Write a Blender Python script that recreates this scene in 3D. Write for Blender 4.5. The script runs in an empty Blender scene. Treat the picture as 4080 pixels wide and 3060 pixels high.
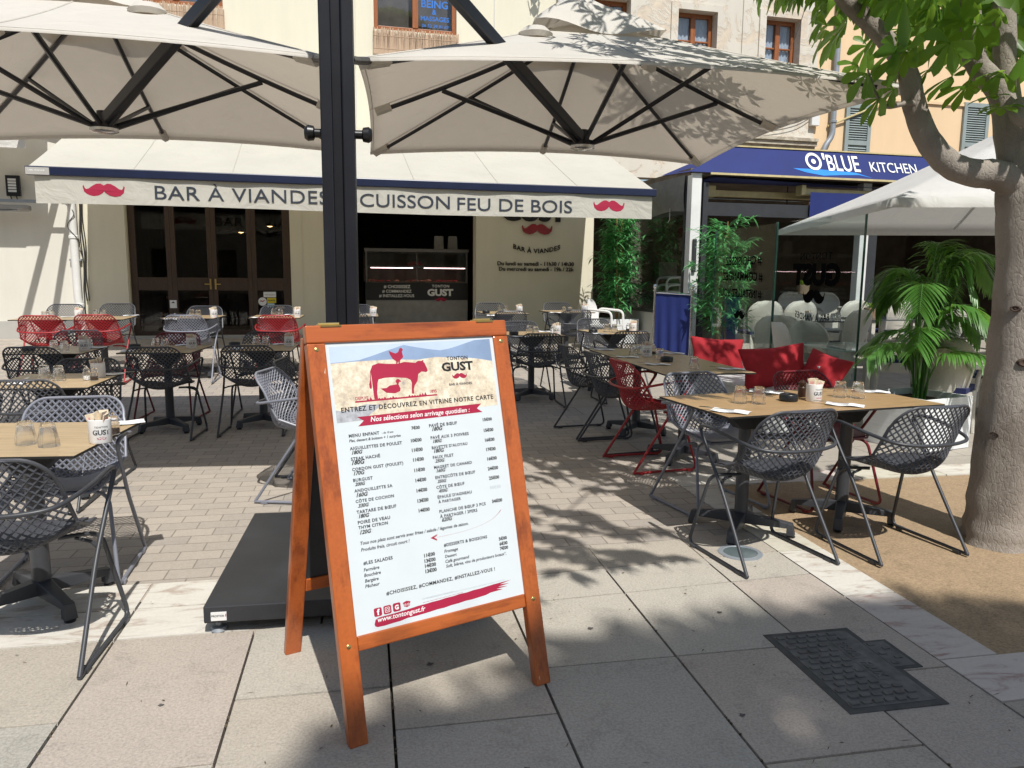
import bpy, bmesh, math, random
from mathutils import Vector, Matrix
R = math.radians
PI = math.pi
sc = bpy.context.scene
col = sc.collection

# ---------------------------------------------------------------- camera, sky, sun, exposure
cam = bpy.data.cameras.new('camera'); camo = bpy.data.objects.new('camera', cam); col.objects.link(camo)
cam.sensor_width = 36.0; cam.lens = 27.02; cam.clip_start = .05; cam.clip_end = 500
camo.matrix_world = Matrix.Translation((0, 0, 1.46)) @ Matrix.Rotation(R(90 - 8.2), 4, 'X') @ Matrix.Rotation(math.atan(.0087), 4, 'Z')
sc.camera = camo
SUN_AZ, SUN_EL = 160.0, 54.0          # the sun stands behind the camera, a little to the right
w = bpy.data.worlds.new('World'); sc.world = w; w.use_nodes = True
bg = w.node_tree.nodes['Background']
sky = w.node_tree.nodes.new('ShaderNodeTexSky'); sky.sky_type = 'NISHITA'; sky.sun_disc = False
sky.sun_elevation = R(SUN_EL); sky.sun_rotation = R(SUN_AZ)
tint = w.node_tree.nodes.new('ShaderNodeMix'); tint.data_type = 'RGBA'; tint.blend_type = 'MULTIPLY'; tint.inputs[0].default_value = 1
tint.inputs[7].default_value = (1.02, 1.0, .94, 1)   # the camera's white balance
w.node_tree.links.new(sky.outputs[0], tint.inputs[6]); w.node_tree.links.new(tint.outputs[2], bg.inputs[0]); bg.inputs[1].default_value = .11
sun = bpy.data.lights.new('sun', 'SUN'); suno = bpy.data.objects.new('sun', sun); col.objects.link(suno)
sun.energy = 4.9; sun.angle = R(.5); sun.color = (1, .965, .91)
sv = Vector((math.sin(R(SUN_AZ)) * math.cos(R(SUN_EL)), math.cos(R(SUN_AZ)) * math.cos(R(SUN_EL)), math.sin(R(SUN_EL))))
suno.rotation_euler = sv.to_track_quat('Z', 'Y').to_euler()
sc.view_settings.view_transform = 'Standard'; sc.view_settings.look = 'None'
sc.view_settings.exposure = 0.02; sc.view_settings.gamma = 1

# ---------------------------------------------------------------- frames of the place
P0 = (-6.6, 12.9); FAZ = 76.0                      # foot of the facade and its compass direction
FD = (math.sin(R(FAZ)), math.cos(R(FAZ))); FN = (FD[1], -FD[0])
def gz(x, y):                                      # the terrace climbs gently to the facade
    return .055 * max(0, 6.2 - ((x - P0[0]) * FN[0] + (y - P0[1]) * FN[1]))
def fw(s, n, h=0): return Vector((P0[0] + FD[0] * s + FN[0] * n, P0[1] + FD[1] * s + FN[1] * n, h))
FM = Matrix.Translation((P0[0], P0[1], 0)) @ Matrix.Rotation(R(90 - FAZ), 4, 'Z')   # local: x along, y into the wall, z up
PAZ = 79.1                                          # direction of the paving joints
PM = Matrix.Rotation(R(90 - PAZ), 4, 'Z')

# ---------------------------------------------------------------- mesh helper
class MB:
    def __init__(s): s.v = []; s.f = []; s.m = []
    def add(s, v, f, mi=0, M=None):
        o = len(s.v)
        s.v += [tuple(M @ Vector(p)) for p in v] if M is not None else [tuple(p) for p in v]
        s.f += [tuple(i + o for i in q) for q in f]; s.m += [mi] * len(f)
        return s
    def box(s, x0, x1, y0, y1, z0, z1, mi=0, M=None):
        v = [(x0,y0,z0),(x1,y0,z0),(x1,y1,z0),(x0,y1,z0),(x0,y0,z1),(x1,y0,z1),(x1,y1,z1),(x0,y1,z1)]
        return s.add(v, [(3,2,1,0),(4,5,6,7),(0,1,5,4),(1,2,6,5),(2,3,7,6),(3,0,4,7)], mi, M)
    def hexa(s, v, mi=0, M=None):
        return s.add(v, [(3,2,1,0),(4,5,6,7),(0,1,5,4),(1,2,6,5),(2,3,7,6),(3,0,4,7)], mi, M)
    def prism(s, poly, z0, z1, mi=0, M=None):
        n = len(poly); v = [(p[0],p[1],z0) for p in poly] + [(p[0],p[1],z1) for p in poly]
        f = [tuple(range(n-1,-1,-1)), tuple(range(n, 2*n))] + [(i, (i+1)%n, n+(i+1)%n, n+i) for i in range(n)]
        return s.add(v, f, mi, M)
    def tube(s, pts, r, n=8, mi=0, M=None, caps=True):
        pts = [Vector(p) for p in pts]; k = len(pts)
        rs = r if isinstance(r, (list, tuple)) else [r]*k
        v = []; f = []; up = None
        for i, p in enumerate(pts):
            t = (pts[min(i+1,k-1)] - pts[max(i-1,0)]).normalized()
            if up is None:
                up = Vector((0,0,1)) if abs(t.z) < .9 else Vector((1,0,0))
            a = up - t * up.dot(t)
            if a.length < 1e-6: a = t.orthogonal()
            a.normalize(); up = a; b = t.cross(a)
            for j in range(n):
                q = 2*PI*j/n; v.append(p + (a*math.cos(q) + b*math.sin(q))*rs[i])
        for i in range(k-1):
            for j in range(n):
                f.append((i*n+j, i*n+(j+1)%n, (i+1)*n+(j+1)%n, (i+1)*n+j))
        if caps: f += [tuple(range(n-1,-1,-1)), tuple(range((k-1)*n, k*n))]
        return s.add(v, f, mi, M)
    def lathe(s, prof, n=20, mi=0, M=None):
        v = []; f = []; k = len(prof)
        for r_, z in prof:
            for j in range(n):
                q = 2*PI*j/n; v.append((r_*math.cos(q), r_*math.sin(q), z))
        for i in range(k-1):
            for j in range(n): f.append((i*n+j, i*n+(j+1)%n, (i+1)*n+(j+1)%n, (i+1)*n+j))
        if prof[0][0] > 1e-5: f.append(tuple(range(n-1,-1,-1)))
        if prof[-1][0] > 1e-5: f.append(tuple(range((k-1)*n, k*n)))
        return s.add(v, f, mi, M)
    def grid(s, fn, nu, nv, mi=0, M=None):
        v = [fn(i/nu, j/nv) for j in range(nv+1) for i in range(nu+1)]
        f = [(j*(nu+1)+i, j*(nu+1)+i+1, (j+1)*(nu+1)+i+1, (j+1)*(nu+1)+i) for j in range(nv) for i in range(nu)]
        return s.add(v, f, mi, M)
    def mesh(s, name, mats, smooth=False):
        me = bpy.data.meshes.new(name); me.from_pydata(s.v, [], s.f)
        for m in (mats if isinstance(mats, (list, tuple)) else [mats]): me.materials.append(m)
        me.polygons.foreach_set('material_index', s.m)
        if smooth:
            me.polygons.foreach_set('use_smooth', [True]*len(s.f)); me.set_sharp_from_angle(angle=R(38))
        me.update(); return me
    def build(s, name, mats, parent=None, smooth=False, bevel=0, M=None, merge=False):
        me = s.mesh(name, mats, smooth)
        if merge:
            bm = bmesh.new(); bm.from_mesh(me); bmesh.ops.remove_doubles(bm, verts=bm.verts, dist=1e-5); bm.to_mesh(me); bm.free()
        o = bpy.data.objects.new(name, me); col.objects.link(o)
        if parent: o.parent = parent
        if M is not None: o.matrix_world = M
        if bevel:
            b = o.modifiers.new('bevel', 'BEVEL'); b.width = bevel; b.segments = 2; b.limit_method = 'ANGLE'; b.angle_limit = R(40)
        return o
def tag(o, label=None, cat=None, group=None, kind=None):
    if label: o['label'] = label
    if cat: o['category'] = cat
    if group: o['group'] = group
    if kind: o['kind'] = kind
    return o
def thing(name, label, cat, loc=(0,0,0), rz=0, group=None, M=None):
    o = bpy.data.objects.new(name, None); col.objects.link(o); o.empty_display_size = .1
    if M is not None: o.matrix_world = M
    else: o.location = loc; o.rotation_euler = (0,0,rz)
    return tag(o, label, cat, group)
KIDS = {}
def copy_tree(o, parent=None):
    c = o.copy(); col.objects.link(c)
    if parent: c.parent = parent
    for ch in list(o.children): copy_tree(ch, c)
    return c
def fillet(pts, rad, n=5):
    pts = [Vector(p) for p in pts]; out = [pts[0]]
    for i in range(1, len(pts)-1):
        a, b, c = pts[i-1], pts[i], pts[i+1]
        da, dc = (a-b), (c-b); r_ = min(rad, da.length*.45, dc.length*.45)
        p, q = b + da.normalized()*r_, b + dc.normalized()*r_
        for k in range(n+1):
            t = k/n; out.append(p*(1-t)**2 + b*2*t*(1-t) + q*t*t)
    out.append(pts[-1]); return out
def catmull(pts, n=6):
    pts = [Vector(p) for p in pts]; P = [pts[0]*2-pts[1]] + pts + [pts[-1]*2-pts[-2]]; out = []
    for i in range(1, len(P)-2):
        a,b,c,d = P[i-1],P[i],P[i+1],P[i+2]
        for k in range(n):
            t = k/n; out.append(.5*((2*b)+(c-a)*t+(2*a-5*b+4*c-d)*t*t+(3*b-a-3*c+d)*t**3))
    out.append(pts[-1]); return out

# ---------------------------------------------------------------- lettering (built-in font only)
_tc = bpy.data.curves.new('lettering', 'FONT'); _to = bpy.data.objects.new('lettering', _tc); col.objects.link(_to)
def text2d(s, width=None, height=None, bold=0, shear=0, space=1, res=3, align='L'):
    """flat letters as (verts, faces), left end at x=0, base line at y=0"""
    _tc.body = s; _tc.size = 1; _tc.offset = bold; _tc.shear = shear; _tc.space_character = space; _tc.resolution_u = res
    _tc.fill_mode = 'FRONT'; _tc.extrude = 0
    bpy.context.view_layer.update()
    me = _to.to_mesh()
    v = [tuple(p.co)[:2] for p in me.vertices]; f = [tuple(p.vertices) for p in me.polygons]
    _to.to_mesh_clear()
    x0 = min(p[0] for p in v); x1 = max(p[0] for p in v)
    k = width/(x1-x0) if width else 1
    ky = height/.73 if height else k
    if not width: k = ky
    v = [((p[0]-x0)*k, p[1]*ky) for p in v]
    if align == 'C':
        h = (x1-x0)*k/2; v = [(p[0]-h, p[1]) for p in v]
    return v, f
def put_text(mb, s, fn, mi=0, depth=0, **kw):
    """fn maps (x, y, d) to a point; with depth the letters are solid"""
    v, f = text2d(s, **kw)
    if not depth:
        mb.add([fn(x, y, 0) for x, y in v], f, mi)
    else:
        n = len(v); ed = {}
        for q in f:
            for i in range(len(q)):
                e = (q[i], q[(i+1)%len(q)]); ed[e] = 1
        side = [(a, b) for a, b in ed if (b, a) not in ed]
        mb.add([fn(x, y, depth) for x, y in v] + [fn(x, y, 0) for x, y in v],
               f + [tuple(i+n for i in q[::-1]) for q in f] + [(a+n, b+n, b, a) for a, b in side], mi)
MOUST = [(0,0),(.06,-.13),(.17,-.235),(.30,-.25),(.42,-.19),(.5,-.09)]
def moustache(w_):
    """outline of the curled moustache, w_ wide, centred"""
    lo = [(-.5,.07),(-.47,-.07),(-.38,-.15),(-.25,-.175),(-.12,-.145),(-.03,-.08),(0,-.035),(.03,-.08),(.12,-.145),(.25,-.175),(.38,-.15),(.47,-.07),(.5,.07)]
    up = [(.475,.10),(.455,.035),(.42,.0),(.36,.02),(.27,.09),(.17,.145),(.08,.15),(0,.105),(-.08,.15),(-.17,.145),(-.27,.09),(-.36,.02),(-.42,0),(-.455,.035),(-.475,.10)]
    return [(x*w_, y*w_) for x, y in lo + up]
def flat_poly(mb, poly, fn, mi=0, depth=0):
    """a flat (or solid) outline, triangulated so that it may be concave"""
    from mathutils.geometry import tessellate_polygon
    t = tessellate_polygon([[Vector((x, y, 0)) for x, y in poly]])
    n = len(poly); area = sum(poly[i][0]*poly[(i+1)%n][1]-poly[(i+1)%n][0]*poly[i][1] for i in range(n))
    tris = []
    for a,b,c in t:
        s_ = (poly[b][0]-poly[a][0])*(poly[c][1]-poly[a][1])-(poly[c][0]-poly[a][0])*(poly[b][1]-poly[a][1])
        tris.append((a,b,c) if s_ > 0 else (a,c,b))
    if not depth: mb.add([fn(x,y,0) for x,y in poly], tris, mi); return
    sd = [(i,(i+1)%n) for i in range(n)] if area > 0 else [((i+1)%n,i) for i in range(n)]
    mb.add([fn(x,y,depth) for x,y in poly]+[fn(x,y,0) for x,y in poly], tris+[tuple(i+n for i in q[::-1]) for q in tris]+[(a+n,b+n,b,a) for a,b in sd], mi)

# ---------------------------------------------------------------- materials
def nodes(name):
    m = bpy.data.materials.new(name); m.use_nodes = True; nt = m.node_tree
    return m, nt, nt.nodes['Principled BSDF'], nt.nodes, nt.links
def ramp(nt, fac, stops):
    r = nt.nodes.new('ShaderNodeValToRGB'); e = r.color_ramp.elements
    while len(e) < len(stops): e.new(.5)
    for k, (p, c) in enumerate(stops): e[k].position = p; e[k].color = (*c, 1)
    nt.links.new(fac, r.inputs[0]); return r.outputs[0]
def noise(nt, scale, detail=4, rough=.6, mapping=None, coord='Object', dist=0):
    tc = nt.nodes.new('ShaderNodeTexCoord'); n = nt.nodes.new('ShaderNodeTexNoise')
    n.inputs['Scale'].default_value = scale; n.inputs['Detail'].default_value = detail; n.inputs['Roughness'].default_value = rough; n.inputs['Distortion'].default_value = dist
    if mapping:
        mp = nt.nodes.new('ShaderNodeMapping'); mp.inputs['Scale'].default_value = mapping
        nt.links.new(tc.outputs[coord], mp.inputs[0]); nt.links.new(mp.outputs[0], n.inputs[0])
    else: nt.links.new(tc.outputs[coord], n.inputs[0])
    return n.outputs[0]
def bump(nt, b, h, strength=.3, dist=.01):
    n = nt.nodes.new('ShaderNodeBump'); n.inputs['Strength'].default_value = strength; n.inputs['Distance'].default_value = dist
    nt.links.new(h, n.inputs['Height']); nt.links.new(n.outputs[0], b.inputs['Normal'])
def mix(nt, f, a, b_, mode='MIX'):
    x = nt.nodes.new('ShaderNodeMix'); x.data_type = 'RGBA'; x.blend_type = mode
    for s, val in ((x.inputs[0], f), (x.inputs[6], a), (x.inputs[7], b_)):
        if isinstance(val, (int, float)): s.default_value = val
        elif isinstance(val, tuple): s.default_value = (*val, 1)
        else: nt.links.new(val, s)
    return x.outputs[2]
def mat(name, c, rough=.6, metal=0, var=.15, vs=6, bs=0, bstr=.2, spec=.5, coat=0, mapping=None):
    m, nt, b, N, L = nodes(name)
    f = noise(nt, vs, mapping=mapping)
    L.new(ramp(nt, f, [(.3, tuple(max(0, x*(1-var)) for x in c)), (.7, tuple(min(1, x*(1+var)) for x in c))]), b.inputs['Base Color'])
    b.inputs['Roughness'].default_value = rough; b.inputs['Metallic'].default_value = metal
    b.inputs['Specular IOR Level'].default_value = spec; b.inputs['Coat Weight'].default_value = coat
    if bs: bump(nt, b, noise(nt, bs, 3), bstr, .004)
    return m
def translucent(m, c, fac):
    nt = m.node_tree; out = nt.nodes['Material Output']; b = nt.nodes['Principled BSDF']
    t = nt.nodes.new('ShaderNodeBsdfTranslucent'); t.inputs[0].default_value = (*c, 1)
    x = nt.nodes.new('ShaderNodeMixShader'); x.inputs[0].default_value = fac
    nt.links.new(b.outputs[0], x.inputs[1]); nt.links.new(t.outputs[0], x.inputs[2]); nt.links.new(x.outputs[0], out.inputs[0]); return m
def pane(name, tint=(.93,.96,.95), rough=0.0, fac=None, ior=1.45):
    m, nt, b, N, L = nodes(name); out = N['Material Output']
    t = N.new('ShaderNodeBsdfTransparent'); t.inputs[0].default_value = (*tint, 1)
    g = N.new('ShaderNodeBsdfGlossy'); g.inputs['Roughness'].default_value = rough
    lw = N.new('ShaderNodeLayerWeight'); lw.inputs[0].default_value = .5          # facing: 0 head on, 1 grazing
    pw = N.new('ShaderNodeMath'); pw.operation = 'POWER'; L.new(lw.outputs['Facing'], pw.inputs[0]); pw.inputs[1].default_value = 4.5
    fr = N.new('ShaderNodeMath'); fr.operation = 'MULTIPLY_ADD'; L.new(pw.outputs[0], fr.inputs[0]); fr.inputs[1].default_value = .8; fr.inputs[2].default_value = ((ior-1)/(ior+1))**2
    x = N.new('ShaderNodeMixShader'); L.new(fr.outputs[0], x.inputs[0]); L.new(t.outputs[0], x.inputs[1]); L.new(g.outputs[0], x.inputs[2]); L.new(x.outputs[0], out.inputs[0])
    return m
def wood(name, c1, c2, scale=(1,12,12), rough=.4, coat=0, fs=3.0, chips=False):
    m, nt, b, N, L = nodes(name)
    f = noise(nt, fs, 6, .65, scale, dist=.12); g = noise(nt, fs*5, 3, .5, (scale[0]*.6, scale[1]*2.2, scale[2]*2.2))
    c = ramp(nt, f, [(.3, c1), (.5, tuple((a+d)/2 for a, d in zip(c1, c2))), (.72, c2)])
    c = mix(nt, .35, c, ramp(nt, g, [(.35, tuple(x*.6 for x in c1)), (.65, c2)]))
    if chips:
        ck = noise(nt, 26, 3, .6, tuple(1 if x > 5 else .35 for x in scale)); ek = N.new('ShaderNodeValToRGB'); ek.color_ramp.elements[0].position = .735; ek.color_ramp.elements[1].position = .75; L.new(ck, ek.inputs[0])
        dk = noise(nt, 9, 5, .7, tuple(1.5 if x > 5 else .3 for x in scale))
        c = mix(nt, .5, c, ramp(nt, dk, [(.34, tuple(x*.35 for x in c1)), (.5, c2)]))
        c = mix(nt, ek.outputs[0], c, (.62,.5,.36))
    L.new(c, b.inputs['Base Color'])
    b.inputs['Roughness'].default_value = rough; b.inputs['Coat Weight'].default_value = coat; b.inputs['Coat Roughness'].default_value = .15
    return m
def stone(name, c, var=.12, spk=.55, sscale=105, rough=.75, stain=.15):
    m, nt, b, N, L = nodes(name)
    big = noise(nt, 2.2, 5, .6); fine = noise(nt, sscale, 2, .7); mid = noise(nt, 14, 4, .7)
    a = ramp(nt, big, [(.3, tuple(x*(1-var) for x in c)), (.7, tuple(x*(1+var) for x in c))])
    a = mix(nt, spk, a, ramp(nt, fine, [(.38, tuple(x*.45 for x in c)), (.5, c), (.66, tuple(min(1, x*1.5) for x in c))]))
    a = mix(nt, stain, a, ramp(nt, mid, [(.35, tuple(x*.45 for x in c)), (.6, c)]))
    a = mix(nt, .45, a, ramp(nt, noise(nt, 4.5, 7, .78, dist=.5), [(.30, tuple(x*.5 for x in c)), (.47, c)]))
    L.new(a, b.inputs['Base Color']); b.inputs['Roughness'].default_value = rough
    bump(nt, b, fine, .45, .004); return m
def marble(name, c, vein):
    m, nt, b, N, L = nodes(name)
    f = noise(nt, 3.2, 7, .62, (1.0, 3.5, 1), dist=1.6); g = noise(nt, 60, 3, .6)
    a = ramp(nt, f, [(.34, vein), (.47, tuple(x*.93 for x in c)), (.62, c)])
    L.new(mix(nt, .12, a, ramp(nt, g, [(.4, tuple(x*.55 for x in c)), (.6, c)])), b.inputs['Base Color'])
    b.inputs['Roughness'].default_value = .6; bump(nt, b, g, .1, .002); return m
def bricks(name, c1, c2, mortar, bw, rh, ms, rough=.8, off=.5, var=.25):
    m, nt, b, N, L = nodes(name)
    tc = N.new('ShaderNodeTexCoord'); br = N.new('ShaderNodeTexBrick')
    L.new(tc.outputs['Object'], br.inputs[0]); br.offset = off
    br.inputs['Scale'].default_value = 1; br.inputs['Brick Width'].default_value = bw; br.inputs['Row Height'].default_value = rh
    br.inputs['Mortar Size'].default_value = ms; br.inputs['Mortar Smooth'].default_value = .15; br.inputs['Bias'].default_value = 0
    br.inputs['Color1'].default_value = (*c1, 1); br.inputs['Color2'].default_value = (*c2, 1); br.inputs['Mortar'].default_value = (*mortar, 1)
    f = noise(nt, 3.0, 5, .65); g = noise(nt, 90, 3, .7); k = noise(nt, 22, 4, .7)
    a = mix(nt, var, br.outputs[0], ramp(nt, f, [(.3, tuple(x*.5 for x in c1)), (.7, tuple(min(1, x*1.25) for x in c2))]))
    a = mix(nt, .22, a, ramp(nt, k, [(.3, tuple(x*.4 for x in c1)), (.7, c2)]))
    a = mix(nt, .2, a, ramp(nt, g, [(.35, tuple(x*.4 for x in c1)), (.65, tuple(min(1, x*1.3) for x in c2))]))
    L.new(a, b.inputs['Base Color']); b.inputs['Roughness'].default_value = rough
    h = N.new('ShaderNodeMath'); h.operation = 'MULTIPLY_ADD'; L.new(br.outputs[1], h.inputs[0]); h.inputs[1].default_value = -1; L.new(g, h.inputs[2])
    bump(nt, b, h.outputs[0], .5, .004); return m
def plaster(name, c, patch=None, amt=.0, rough=.9):
    m, nt, b, N, L = nodes(name)
    f = noise(nt, .7, 6, .6); g = noise(nt, 60, 3, .6); st = noise(nt, 1.4, 5, .6, (3, 3, .35))
    a = ramp(nt, f, [(.3, tuple(x*.93 for x in c)), (.7, tuple(min(1, x*1.04) for x in c))])
    a = mix(nt, .25, a, ramp(nt, st, [(.35, tuple(x*.82 for x in c)), (.6, c)]))
    if patch:
        k = noise(nt, 1.9, 8, .72, dist=.8)
        k2 = nt.nodes.new('ShaderNodeValToRGB'); k2.color_ramp.elements[0].position = .5-amt; k2.color_ramp.elements[1].position = .56-amt
        L.new(k, k2.inputs[0]); pc = ramp(nt, noise(nt, 7, 5, .7), [(.3, patch), (.7, tuple(min(1, x*1.35) for x in patch))])
        a = mix(nt, k2.outputs[0], pc, a)
        bump(nt, b, k2.outputs[0], .5, .01)
    else: bump(nt, b, g, .15, .003)
    L.new(a, b.inputs['Base Color']); b.inputs['Roughness'].default_value = rough; return m
def weave(name, c, sx=.017, sy=.0075, rough=.5):
    m, nt, b, N, L = nodes(name)
    tc = N.new('ShaderNodeTexCoord'); br = N.new('ShaderNodeTexBrick'); L.new(tc.outputs['UV'], br.inputs[0])
    br.inputs['Scale'].default_value = 1; br.inputs['Brick Width'].default_value = sx; br.inputs['Row Height'].default_value = sy; br.inputs['Mortar Size'].default_value = sy*.16; br.inputs['Mortar Smooth'].default_value = .6
    br.inputs['Color1'].default_value = (*c, 1); br.inputs['Color2'].default_value = (*[x*.92 for x in c], 1); br.inputs['Mortar'].default_value = (*[x*.5 for x in c], 1)
    L.new(br.outputs[0], b.inputs['Base Color']); b.inputs['Roughness'].default_value = rough
    inv = N.new('ShaderNodeMath'); inv.operation = 'SUBTRACT'; inv.inputs[0].default_value = 1; L.new(br.outputs[1], inv.inputs[1]); bump(nt, b, inv.outputs[0], .8, .004); return m
def emit(name, c, s):
    m, nt, b, N, L = nodes(name); b.inputs['Base Color'].default_value = (*c, 1); b.inputs['Emission Color'].default_value = (*c, 1); b.inputs['Emission Strength'].default_value = s; return m

mt = {}
mt['slab'] = [stone('granite_slab_%s' % n, c) for n, c in (('warm', (.425,.38,.315)), ('grey', (.395,.37,.32)), ('pinkish', (.43,.375,.32)), ('pale', (.44,.405,.345)))]
mt['marble'] = [marble('white_marble', (.66,.63,.56), (.42,.34,.28)), marble('pink_marble', (.58,.52,.47), (.33,.20,.17)), marble('cream_marble', (.60,.57,.47), (.40,.33,.22))]
mt['joint'] = mat('joint_earth', (.05,.045,.038), .95, bs=60)
mt['brick'] = bricks('sandstone_setts', (.52,.45,.37), (.36,.325,.285), (.13,.115,.095), .215, .125, .004, var=.18)
mt['terrace'] = bricks('terrace_slabs', (.42,.38,.33), (.37,.335,.285), (.08,.07,.06), .75, .45, .006)
mt['resin'] = stone('resin_gravel', (.35,.25,.15), .15, .95, 95, .9, .3)
mt['iron'] = mat('cast_iron', (.15,.148,.142), .65, .3, .3, 20, 90, .3)
mt['cream'] = plaster('cream_render', (.74,.70,.56))
mt['white_wall'] = plaster('white_render', (.66,.64,.57))
mt['old'] = plaster('weathered_render', (.66,.62,.54), (.52,.45,.36), .06)
mt['peach'] = plaster('peach_render', (.78,.575,.36))
mt['plinth'] = plaster('grey_plinth', (.42,.41,.38))
mt['trimstone'] = plaster('cornice_stone', (.52,.47,.37), (.30,.26,.2), .06)
mt['brownwood'] = wood('dark_brown_joinery', (.036,.021,.014), (.080,.046,.028), (12,12,1), .45)
mt['redwood'] = wood('chestnut_joinery', (.24,.075,.022), (.38,.135,.045), (12,12,1), .4)
mt['wood'] = wood('orange_varnished_wood', (.33,.062,.010), (.47,.115,.020), (14,14,.9), .38, .45, 2.2, True)
mt['woodx'] = wood('orange_varnished_rail', (.33,.062,.010), (.47,.115,.020), (.9,14,14), .38, .45, 2.2, True)
mt['oak'] = wood('pale_oak_laminate', (.34,.225,.11), (.60,.45,.26), (1.1,15,15), .32)
mt['oak2'] = wood('honey_oak_laminate', (.30,.18,.075), (.55,.36,.18), (1.1,15,15), .34)
mt['edge'] = mat('dark_laminate_edge', (.02,.019,.018), .5)
mt['anthra'] = mat('anthracite_metal', (.045,.048,.055), .42, .0, .1, 8)
mt['shell'] = mat('anthracite_plastic', (.066,.069,.080), .4, 0, .08, 8)
mt['sunlit_slate'] = mat('sunlit_slate_plastic', (.20,.21,.25), .4, 0, .08, 8)  # slate grey with the sun's brightening mixed into the chair colour
mt['shadowed'] = mat('shadowed_red_plastic', (.16,.012,.018), .42, 0, .08, 8)  # the same red plastic, darkened in colour for chairs standing in shade
mt['red'] = mat('red_plastic', (.34,.018,.022), .42, 0, .08, 8)
mt['black'] = mat('black_plastic', (.012,.012,.013), .35, 0, .2, 8)
mt['polem'] = mat('black_painted_aluminium', (.016,.017,.022), .38, .2, .2, 5)
mt['navy'] = mat('navy_powder_coat', (.012,.018,.05), .35, .1, .1)
def canvas(name, c, tr, fac, stain=.12):
    m, nt, b, N, L = nodes(name)
    f = noise(nt, 1.3, 6, .65); g = noise(nt, 5.5, 5, .7); wr = noise(nt, 2.6, 4, .55, (1,1,1), dist=1.2)
    a = ramp(nt, f, [(.32, tuple(x*(1-stain) for x in c)), (.6, c)])
    a = mix(nt, .35, a, ramp(nt, g, [(.26, (c[0]*.62,c[1]*.58,c[2]*.52)), (.36, c)]))
    L.new(a, b.inputs['Base Color']); b.inputs['Roughness'].default_value = .9
    bump(nt, b, wr, .55, .05); return translucent(m, tr, fac)
mt['canvas'] = canvas('greige_canvas', (.72,.69,.63), (.64,.56,.455), .28)
mt['awning'] = canvas('cream_awning_canvas', (.56,.545,.48), (.7,.65,.5), .18)
mt['white_canvas'] = canvas('white_canvas', (.72,.71,.68), (.70,.68,.62), .25, .08)
mt['blue'] = mat('royal_blue_canvas', (.008,.020,.135), .75, 0, .1, 3)
mt['bluecush'] = mat('navy_cushion_cloth', (.012,.018,.085), .85, 0, .15, 20)
mt['redcush'] = mat('red_cushion_cloth', (.33,.010,.018), .85, 0, .12, 9, 120, .15)
mt['ltblue'] = mat('light_blue_wave', (.01,.23,.75), .6)
mt['gold'] = mat('cream_lacquered_metal', (.60,.50,.26), .45, .1)
mt['ink'] = mat('slate_blue_ink', (.022,.03,.045), .7, 0, .05)
mt['inkblack'] = mat('black_ink', (.008,.008,.009), .6, 0, .05)
mt['vinyl'] = mat('matt_black_vinyl', (.006,.006,.006), 1, 0, .05, 6, 0, 0, 0)
mt['faint'] = mat('faint_grey_ink', (.5,.54,.58), .7, 0, .02)
mt['crimson'] = mat('crimson_print', (.36,.008,.045), .6, 0, .05)
mt['whiteink'] = mat('white_print', (.82,.82,.80), .6, 0, .02)
mt['paper'] = mat('white_poster', (.62,.67,.69), .45, 0, .02)
mt['napkin'] = mat('white_paper_napkin', (.82,.82,.82), .9, 0, .04, 20)
mt['ceramic'] = mat('white_ceramic', (.80,.80,.79), .2, 0, .02)
mt['sugar'] = mat('sugar_sachet_paper', (.72,.62,.47), .8, 0, .12, 40)
mt['sugarp'] = mat('pink_sachet_print', (.72,.36,.32), .8, 0, .1, 40)
mt['steel'] = mat('polished_steel', (.62,.62,.62), .18, 1, .05)
mt['chrome'] = mat('chrome', (.75,.75,.77), .08, 1, .02)
mt['brass'] = mat('brass', (.62,.46,.18), .3, .9, .1)
mt['pvc'] = mat('white_painted_pipe', (.70,.70,.68), .5, 0, .08, 3)
mt['zinc'] = mat('grey_zinc_pipe', (.30,.33,.36), .5, .3, .1)
mt['cable'] = mat('black_cable', (.02,.02,.02), .6)
mt['shutter'] = mat('grey_green_shutter_paint', (.27,.32,.315), .6, 0, .1, 5)
mt['reed'] = wood('reed_screen', (.42,.27,.17), (.66,.50,.36), (60,60,.7), .85, 0, 3)
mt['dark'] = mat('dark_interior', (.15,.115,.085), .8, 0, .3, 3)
mt['darkgrey'] = mat('charcoal_frame', (.028,.03,.034), .5)
mt['dim'] = mat('dim_panel_grey', (.30,.29,.27), .6)
mt['planter'] = mat('white_planter', (.74,.76,.77), .5, 0, .06, 3, 0, 0, .5, 0, (.5,.5,40))
mt['soil'] = mat('potting_soil', (.05,.035,.02), .95, bs=80)
mt['bench'] = mat('pale_grey_bench', (.52,.53,.52), .6, 0, .06)
mt['wicker'] = weave('cream_wicker', (.80,.77,.68))
mt['whiteplastic'] = mat('white_resin_plastic', (.72,.72,.70), .4, 0, .04)
mt['basket'] = weave('brown_basket', (.30,.22,.14), .03, .012)
mt['bark'] = None
mt['glass'] = pane('clear_pane', (.90,.94,.93))
mt['doorglass'] = pane('door_glass', (.80,.80,.80), 0, None, 1.4)
mt['winglass'] = pane('window_glass', (.86,.89,.92), 0.02, None, 1.6)
def clear_glass(name):
    m, nt, b, N, L = nodes(name); out = N['Material Output']
    g = N.new('ShaderNodeBsdfGlass'); g.inputs['IOR'].default_value = 1.47; g.inputs['Roughness'].default_value = 0
    t = N.new('ShaderNodeBsdfTransparent'); x = N.new('ShaderNodeMixShader'); x.inputs[0].default_value = .62
    L.new(t.outputs[0], x.inputs[1]); L.new(g.outputs[0], x.inputs[2]); L.new(x.outputs[0], out.inputs[0]); return m
mt['tumbler'] = clear_glass('tumbler_glass')
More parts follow.
